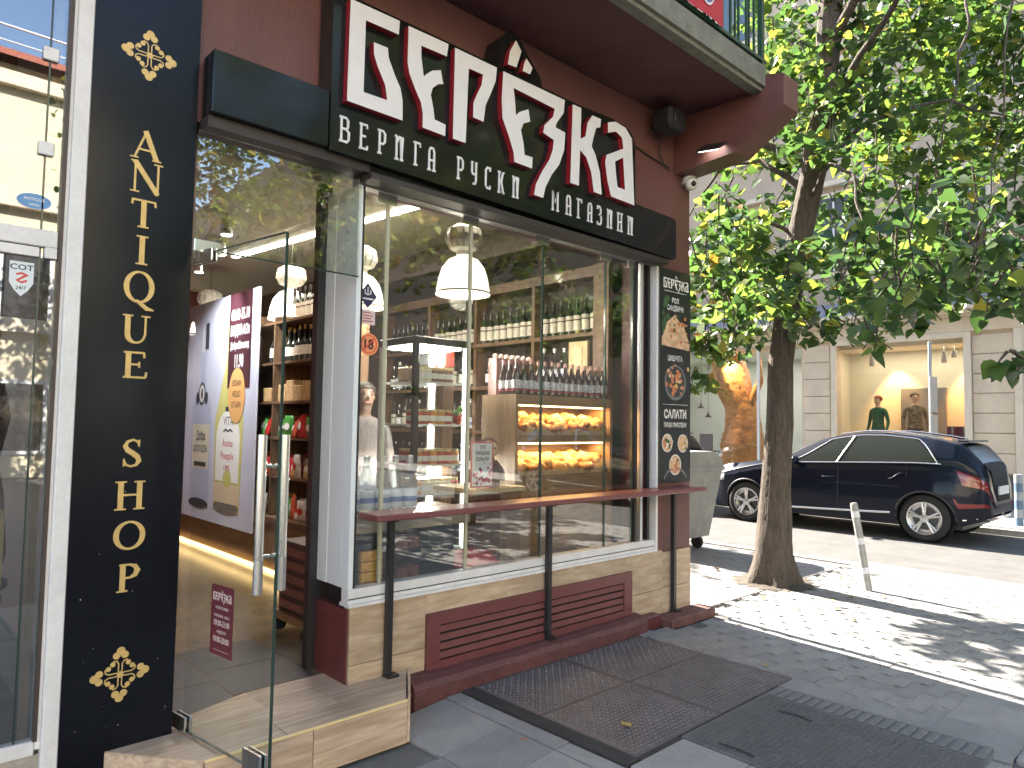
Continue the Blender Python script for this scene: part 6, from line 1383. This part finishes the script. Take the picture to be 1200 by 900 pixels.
    v_, f_ = across(1.58, 2.36, 8, 2, .006); b.add(v_, f_, 0, True); b.build('windscreen', CG, t_)
    b = B(); v_, f_ = across(4.12, 4.37, 6, 2, .006); b.add(v_, f_, 0, True); b.build('rear_screen', pm('rear_glass', (.008, .010, .010), .25, spec=.12), t_)
    b = B(); v_, f_ = across(4.375, 4.497, 6, 2, .008); b.add(v_, f_, 0, True); b.build('tailgate', pm('tailgate_dark', (.006, .008, .016), .65, spec=.10), t_)
    b = B(); b.box(-.54, .54, for_y(4.20), for_y(4.05), 1.475, 1.50, 0, .01); b.build('roof_spoiler', paint, t_)
    TL = pm('tail_red', (.20, .008, .010), .12, spec=.8); patch(0, 0, 0, 0, 'tail_light', TL, .008, 10, 5, lambda fu, fv: (4.10 + .08 * (1 - fv) + .34 * fu * (1 - .0 * fv), .70 + .22 * fv))
    patch(4.08, 4.46, .30, .38, 'rear_reflector', TL, .008, 8, 2)
    patch(.05, .42, .78, .95, 'headlight', pm('headlight_glass', (.55, .58, .62), .08, spec=.8), .008, 10, 4)
    b = B(); b.box(-.26, .26, for_y(4.51), for_y(4.485), .72, .84, 0, .004); b.build('number_plate', PAPERW, t_)
    b = B(); b.tube([(-.80, for_y(4.16), .36), (-.72, for_y(4.32), .39), (-.56, for_y(4.44), .38), (.56, for_y(4.44), .38), (.72, for_y(4.32), .39), (.80, for_y(4.16), .36)], .028, 8); b.build('bumper_trim', CH, t_)
    b = B(); b.box(-.50, .50, for_y(.02), for_y(-.012), .42, .72, 0, .02); b.build('grille', BLACKM, t_)
    b = B(); b.box(-.74, .74, for_y(4.15), for_y(.2), .21, .34); b.build('underbody', BLACKM, t_)
    # wheels
    TY = pm('tyre', (.016, .016, .017), .8, bump=(60, .2)); RIM = pm('alloy', (.62, .62, .63), .28, metal=.9)
    for sd_ in (-1, 1):
        for wc in (WB0, WB1):
            cx = sd_ * .80; c = (0, 0, 0)
            b = B(); b.lathe([(.235, -.11), (.30, -.118), (.335, -.10), (.348, -.06), (.35, 0), (.348, .06), (.335, .10), (.30, .118), (.235, .11)], (cx, for_y(wc), .35), 36, 0, 'x'); wl = b.build('wheel', TY, t_)
            o_ = sd_ * .095
            b = B(); b.lathe([(.24, o_), (.238, o_ + sd_ * .022), (.222, o_ + sd_ * .018), (.215, o_ - sd_ * .05), (.05, o_ - sd_ * .055)], (cx, for_y(wc), .35), 36, 0, 'x')
            for k in range(5):
                a0 = 2 * pi * k / 5 + .3
                for da in (-.13, .13):
                    p0 = Vector((cx + o_ + sd_ * .006, for_y(wc) + .05 * cos(a0), .35 + .05 * sin(a0))); p1 = Vector((cx + o_ + sd_ * .012, for_y(wc) + .226 * cos(a0 + da), .35 + .226 * sin(a0 + da))); b.tube([p0, p1], [.024, .017], 6)
            b.lathe([(.07, o_ - sd_ * .01), (.06, o_ + sd_ * .018), (0, o_ + sd_ * .022)], (cx, for_y(wc), .35), 18, 0, 'x'); b.build('rim', RIM, wl)
            b = B(); b.lathe([(.0, o_ - sd_ * .03), (.17, o_ - sd_ * .03)], (cx, for_y(wc), .35), 24, 0, 'x'); b.build('brake_disc', pm('brake_grey', (.10, .10, .10), .5, metal=.6), wl)
            b = B(); b.lathe([(.375, -.09), (.375, .06), (0, .06)] if sd_ < 0 else [(.375, .09), (.375, -.06), (0, -.06)], (cx, for_y(wc), .355), 20, 0, 'x'); b.build('wheel_housing', pm('void_black', (.006, .006, .006), .9), t_)
    return t_
SUVP = pm('suv_paint', (.003, .006, .017), .32, coat=.22, spec=.18)
SUVP.node_tree.nodes['Principled BSDF'].inputs['Coat Roughness'].default_value = .03
suv = car('parked_suv', 'dark blue parked SUV with silver five spoke wheels and chrome window trim, behind the tree', (12.36, 4.90, -.06), SUVP)
suv.scale = (.98, .985, .99)
PB = pm('black_paint', (.010, .010, .011), .22, coat=1., spec=.6)
car('parked_car', 'black parked car standing behind the grey waste container', (12.40, 10.2, -.06), PB)
car('parked_car', 'black car parked down the street, mirrored low in the shop window', (12.40, -3.2, -.06), PB)

# ================================================================== BOUTIQUE BUILDING ACROSS THE STREET
FX = 16.8
bt = thing('boutique_building', 'pale stone corner building across the street with a lit clothes shop window', 'building', (FX, 6, 0))
ST = pm('pale_stone', (.60, .50, .385), .85, noise=(3, .10), noise2=(40, .10), bump=(60, .2)); ST2 = pm('stone_trim', (.62, .54, .43), .8, noise=(4, .08))
UP = pm('upper_render', (.42, .345, .265), .9, noise=(1.5, .12), noise2=(20, .08))
b = B(); b.box(FX + .10, FX + .5, 3.34, 4.22, .03, 4.0); b.box(FX + .1, FX + .5, 6.98, 7.75, .03, 4.0); b.box(FX + .1, FX + .5, 4.221, 6.979, 3.56, 4.0); b.box(FX + .1, FX + .5, 4.221, 6.979, .03, .70); b.box(FX + .1, FX + .5, 7.751, 14.0, 3.56, 4.0); b.box(FX + .1, FX + .5, 7.751, 14.0, .03, .45); b.box(FX + .1, FX + .5, 14.001, 30, .03, 4.0)
b.build('ground_wall', ST, bt)
for (y0, y1) in ((3.44, 4.16), (7.06, 7.68)):                       # rusticated courses
    for k in range(7):
        z0 = .72 + k * .405
        if z0 + .38 > 3.62: continue
        B().box(FX + .06, FX + .099, y0, y1, z0, z0 + .392, 0, .012).build('stone_block', ST, bt)
B().box(FX + .02, FX + .099, 3.42, 4.18, .03, .70).build('stone_base', pm('base_grey', (.10, .095, .09), .8, noise=(5, .2)), bt)
B().box(FX - .01, FX + .099, 3.30, 3.43, .03, 3.62).build('corner_pilaster', ST2, bt); B().box(FX - .0, FX + .099, 4.17, 4.30, .60, 3.50).build('window_jamb', ST2, bt); B().box(FX - .0, FX + .099, 6.90, 7.02, .60, 3.50).build('window_jamb', ST2, bt)
B().box(FX - .0, FX + .099, 4.17, 7.02, 3.501, 3.62).build('window_lintel', ST2, bt)
B().box(FX + .0, FX + .099, 3.30, 14, 3.625, 3.93).build('frieze', ST, bt)
for (d_, z0, z1) in ((.10, 3.931, 3.985), (.22, 3.986, 4.06), (.30, 4.061, 4.15)): B().box(FX - d_, FX + .099, 3.30 - d_, 30, z0, z1).build('cornice', ST2, bt)
b = B(); b.add([(FX - .28, 3.05, 4.152), (FX + .3, 3.3, 4.55), (FX + .3, 30, 4.55), (FX - .28, 30, 4.152)], [(0, 1, 2, 3)]); b.build('metal_ledge', pm('zinc', (.22, .235, .26), .5, metal=.3, noise=(4, .15)), bt)
b = B(); b.box(FX + .3, FX + 12, 3.3, 30, 4.2, 15); b.box(FX + .5, FX + 12, 3.34, 30, 3.0 + 1, 4.19); b.build('upper_wall', UP, bt)
B().box(FX + .101, FX + 12, 3.301, 3.339, .03, 4.19).build('end_wall', ST, bt)
for r_, z in enumerate((5.3, 8.6, 11.9)):
    for k in range(9):
        y = 4.4 + k * 2.6
        f = B().box(FX + .24, FX + .31, y - .62, y + .62, z - .1, z + 1.95).build('window', ST2, bt)
        B().box(FX + .225, FX + .239, y - .50, y + .50, z + .02, z + 1.82).build('pane', pm('far_pane_blue', (.05, .07, .09), .04, spec=.8), f)
        B().box(FX + .20, FX + .2245, y - .02, y + .02, z + .02, z + 1.82).build('glazing_bar', ALUW, f)
        B().box(FX + .15, FX + .31, y - .8, y + .8, z + 2.1, z + 2.22).build('window_hood', ST2, bt)
# shop interior behind the big window
IW = pm('boutique_wall', (.60, .57, .45), .8, noise=(2, .06))
b = B(); b.box(FX + 1.6, FX + 1.7, 3.6, 7.4, .5, 3.6); b.box(FX + .5, FX + 1.6, 7.2, 7.3, .5, 3.6); b.box(FX + .5, FX + 1.6, 3.6, 3.7, .5, 3.6); b.box(FX + .5, FX + 1.6, 3.71, 7.19, .5, .68); b.box(FX + .5, FX + 1.6, 3.71, 7.19, 3.45, 3.55); b.build('display_room', IW, bt)
B().box(FX + .03, FX + .04, 4.305, 6.895, .70, 3.50).build('shop_pane', glass('far_glass', (.95, .95, .93), .9, .06), bt)
B().box(FX + 1.50, FX + 1.59, 5.05, 6.0, .69, 2.55).build('grey_door_panel', pm('door_grey', (.15, .16, .17), .5), bt); B().box(FX + 1.48, FX + 1.499, 5.33, 5.36, .69, 2.55).build('door_groove', BLACKM, bt)
for i, (y, lb) in enumerate(((6.25, 'left'), (5.2, 'right'))): pass
def spot(loc, tgt, p, col, ang):
    l = bpy.data.lights.new('spot_light', 'SPOT'); l.energy = p * .6; l.color = col; l.spot_size = radians(ang); l.spot_blend = .6; l.shadow_soft_size = .03
    o = bpy.data.objects.new('spot_light', l); COL.objects.link(o); o.location = loc; o.rotation_euler = (Vector(tgt) - Vector(loc)).to_track_quat('-Z', 'Y').to_euler()
spot((FX + 1.25, 6.1, 3.30), (FX + 1.62, 6.0, 1.6), 100, (1, .50, .16), 75); spot((FX + 1.3, 4.55, 3.30), (FX + 1.62, 4.55, 1.5), 130, (1, .46, .13), 66)
arealight('room_glow', (FX + .9, 5.5, 3.42), .5, 2.6, 34, (1, .94, .82), (0, 0, 0))
for k, (y, lb) in enumerate(((6.35, 'leftmost track spotlight hanging in the clothes shop window'), (6.15, 'second track spotlight from the left in the clothes shop window'), (4.85, 'third track spotlight, right of the street pole, in the clothes shop window'), (4.65, 'rightmost track spotlight in the clothes shop window'))):
    t_ = thing('track_spotlight', lb, 'lamp', (FX + .7, y, 3.2), 'track spotlights in the clothes shop window')
    b = B(); b.cyl((FX + .7, y, 3.16 if k % 2 else 3.05), (FX + .7, y, 3.30), .06, .05, 12); b.cyl((FX + .7, y, 3.30), (FX + .7, y, 3.449), .012, .012, 6); b.build('body', pm('spot_grey', (.35, .33, .30), .5), t_)
SK = pm('mannequin_skin', (.55, .38, .27), .45)
figure('mannequin', 'shop mannequin with short red hair in a green sweater', 'mannequin', (FX + .85, 6.28, .69), -pi / 2 - .3, 1.66, SK, pm('green_knit', (.015, .12, .055), .9, noise=(40, .2), bump=(90, .4)), pm('skirt_dark', (.04, .04, .05), .8), pm('red_hair', (.30, .06, .025), .5), BLACKM, REL)
CAMO = pm('patterned_top', (.16, .13, .08), .8, noise=(14, .85), noise2=(30, .5))
figure('mannequin', 'shop mannequin with short brown hair in a patterned dark top', 'mannequin', (FX + .95, 5.52, .69), -pi / 2 + .5, 1.72, SK, CAMO, pm('trousers_dark', (.03, .03, .04), .8), pm('brown_hair', (.10, .06, .035), .5), BLACKM, REL)
t_ = thing('clothes_rack', 'small rack of dark red and grey garments at the right of the clothes shop window', 'clothes rack', (FX + .8, 4.55, .69))
b = B(); b.tube([(FX + .8, 4.33, .69), (FX + .8, 4.33, 1.62), (FX + .8, 4.80, 1.62), (FX + .8, 4.80, .69)], .018, 7); b.build('frame', STEEL, t_)
for i in range(6):
    b = B(); y = 4.38 + i * .075; b.add([(FX + .66, y, 1.66), (FX + .94, y, 1.66), (FX + .98, y, .95), (FX + .62, y, .95), (FX + .66, y + .05, 1.66), (FX + .94, y + .05, 1.66), (FX + .98, y + .06, .95), (FX + .62, y + .06, .95)], [(0, 1, 2, 3), (7, 6, 5, 4), (0, 4, 5, 1), (3, 2, 6, 7), (0, 3, 7, 4), (1, 5, 6, 2)]); b.build('garment', pm('garment_%d' % (i % 3), ((.14, .015, .035), (.22, .20, .19), (.10, .03, .07))[i % 3], .9), t_)
# restaurant window further left
b = B(); b.box(FX + 3.2, FX + 3.3, 7.8, 14, .45, 3.56); b.box(FX + .5, FX + 3.2, 7.75, 7.85, .45, 3.56); b.box(FX + .5, FX + 3.2, 7.851, 14, .40, .46); b.box(FX + .5, FX + 3.2, 13.9, 14, .45, 3.56); b.box(FX + .5, FX + 3.2, 7.851, 13.9, 3.56, 3.6); b.build('restaurant_room', pm('pale_blue_wall', (.50, .56, .56), .8, noise=(2, .06)), bt)
B().box(FX + .12, FX + .13, 7.752, 13.999, .451, 3.559).build('shop_pane', glass('far_glass'), bt)
for y in (8.9, 12.4): B().box(FX + .11, FX + .17, y - .03, y + .03, .451, 3.559).build('window_mullion', ALUW, bt)
arealight('restaurant_glow', (FX + 1.6, 10, 3.5), 1.5, 4, 90, (1, .95, .88), (0, 0, 0))
t_ = thing('tree_sculpture', 'carved orange tree trunk sculpture inside the restaurant window', 'sculpture', (FX + .9, 9.85, .46))
pth2, rd2 = lerp_path([(FX + .9, 9.75, .46, .55), (FX + .9, 9.78, 1.1, .55), (FX + .9, 9.72, 1.6, .45), (FX + .9, 9.80, 2.1, .42), (FX + .9, 10.05, 2.7, .50), (FX + .9, 10.2, 3.5, .42)], 60)
trunk(pth2, rd2, 30, pm('orange_wood', (.42, .19, .06), .5, noise=(4, .35), bump=(12, .8)), t_, 'trunk', .05)
b = B(); b.tube([(FX + .85, 9.5, 2.2), (FX + .8, 9.2, 2.8), (FX + .85, 9.25, 3.4)], [.12, .09, .06], 10); b.build('branch_stub', pm('orange_wood', (.42, .19, .06)), t_)
spot((FX + .4, 9.8, 3.5), (FX + .9, 9.8, 1.5), 110, (1, .75, .45), 90)
for i, (y, z, lb) in enumerate(((10.98, 2.10, 'left small black pendant lamp in the restaurant window'), (10.75, 1.84, 'right small black pendant lamp in the restaurant window'))):
    t_ = thing('small_pendant', lb, 'lamp', (FX + .8, y, z), 'small black pendants in the restaurant window')
    b = B(); b.lathe([(.10, 0), (.06, .05), (.025, .09), (.02, .14)], (FX + .8, y, z), 14); b.tube([(FX + .8, y, z + .14), (FX + .8, y, 3.555)], .006, 5); b.build('shade', BLACKM, t_)
for i, y in enumerate((10.75, 11.5)):
    t_ = thing('cafe_chair', ('grey cafe chair right of', 'grey cafe chair left of')[i] + ' the middle of the restaurant window', 'chair', (FX + .9, y, .46)); b = B(); b.box(FX + .7, FX + 1.1, y - .2, y + .2, .88, .92); b.build('seat', pm('chair_grey', (.12, .13, .15), .6), t_)
    B().box(FX + .68, FX + .71, y - .2, y + .2, .921, 1.38).build('backrest', pm('chair_grey', (.12, .13, .15)), t_)
    for sx in (.72, 1.06):
        for sy in (-.17, .17): B().box(FX + sx, FX + sx + .03, y + sy - .015, y + sy + .015, .461, .879).build('leg', BLACKM, t_)
# building beyond the side street on the right, and what stands on the far pavement
b = B(); b.box(FX + .1, FX + 18, -60, -4.5, 0, 16); solo(b, 'far_house', pm('far_house_wall', (.20, .15, .11), .9, noise=(1, .1)), 'beige house beyond the side street, past the right edge', 'building', (FX + 10, -20, 0))
b = B(); b.box(FX + 1.5, FX + 14, 2.2, 3.25, 0, 13); solo(b, 'annex_house', pm('annex_wall', (.46, .39, .27), .9, noise=(1, .1)), 'ochre set back house beside the corner of the clothes shop building', 'building', (FX + 6, 2.8, 0))
t_ = thing('sign_pole', 'thin grey street sign pole with edge-on sign plates before the clothes shop', 'sign', (14.5, 4.25, .03))
b = B(); b.lathe([(.03, .03), (.03, 3.2), (0, 3.21)], (14.5, 4.25, 0), 12); b.build('pole', pm('pole_grey', (.33, .36, .38), .45, metal=.5), t_)
for z0, z1 in ((1.9, 2.55), (1.5, 1.85)): B().box(14.30, 14.70, 4.19, 4.205, z0, z1, 0, .004).build('sign_plate', ALU, t_)
b = B(); b.box(14.46, 14.54, 4.20, 4.26, 2.4, 2.44); b.box(14.46, 14.54, 4.20, 4.26, 1.66, 1.70); b.build('clamp', STEEL, t_)
t_ = thing('striped_post', 'short blue and white striped post on the far pavement at the right edge', 'bollard', (13.95, 2.83, .03))
for k in range(6):
    b = B(); z = .03 + k * .14; b.lathe([(.06, z), (.06, z + .1395)] + ([(0, z + .1395)] if k == 5 else []), (13.95, 2.83, 0), 12); b.build('band', (pm('post_blue', (.10, .16, .24), .5), pm('post_pale', (.30, .33, .36), .5))[k % 2], t_)

# ================================================================== HOUSE OPPOSITE (only seen mirrored in the glass)
oh = thing('opposite_house', 'cream sunlit house with red roof mirrored in the antique shop glass', 'building', (0, -16, 0))
CR = pm('cream_wall', (.62, .55, .40), .85, noise=(1, .06))
B().box(-30, 5.0, -28, -15, 0, 10.6).build('wall', CR, oh)
for z in (10.0, 6.9, 3.7): B().box(-30.2, 5.2, -15.3 + .301 - .0, -14.75, z, z + .35).build('cornice', ST2, oh)
b = B(); b.add([(-30.5, -14.5, 10.62), (5.5, -14.5, 10.62), (5.5, -21, 13.6), (-30.5, -21, 13.6), (-30.5, -28, 10.62), (5.5, -28, 10.62)], [(0, 1, 2, 3), (3, 2, 5, 4)]); b.build('roof', pm('red_tiles', (.30, .09, .05), .8, noise=(6, .3)), oh)
b = B()
for x in (-29, -22, -15, -8, -1, 4): b.tube([(x, -14.8, 10.6), (x, -14.8, 11.5)], .03, 6)
b.tube([(-29, -14.8, 11.5), (4, -14.8, 11.5)], .03, 6); b.tube([(-29, -14.8, 11.1), (4, -14.8, 11.1)], .02, 6); b.build('roof_railing', ALUW, oh)
for z in (.6, 3.9):
    for k in range(13):
        x = -28 + k * 2.6; f = B().box(x - .6, x + .6, -15 + .001, -14.94, z, z + 1.9).build('window', ALUW, oh); B().box(x - .5, x + .5, -14.939, -14.92, z + .1, z + 1.8).build('pane', pm('far_pane', (.03, .035, .04), .05), f)
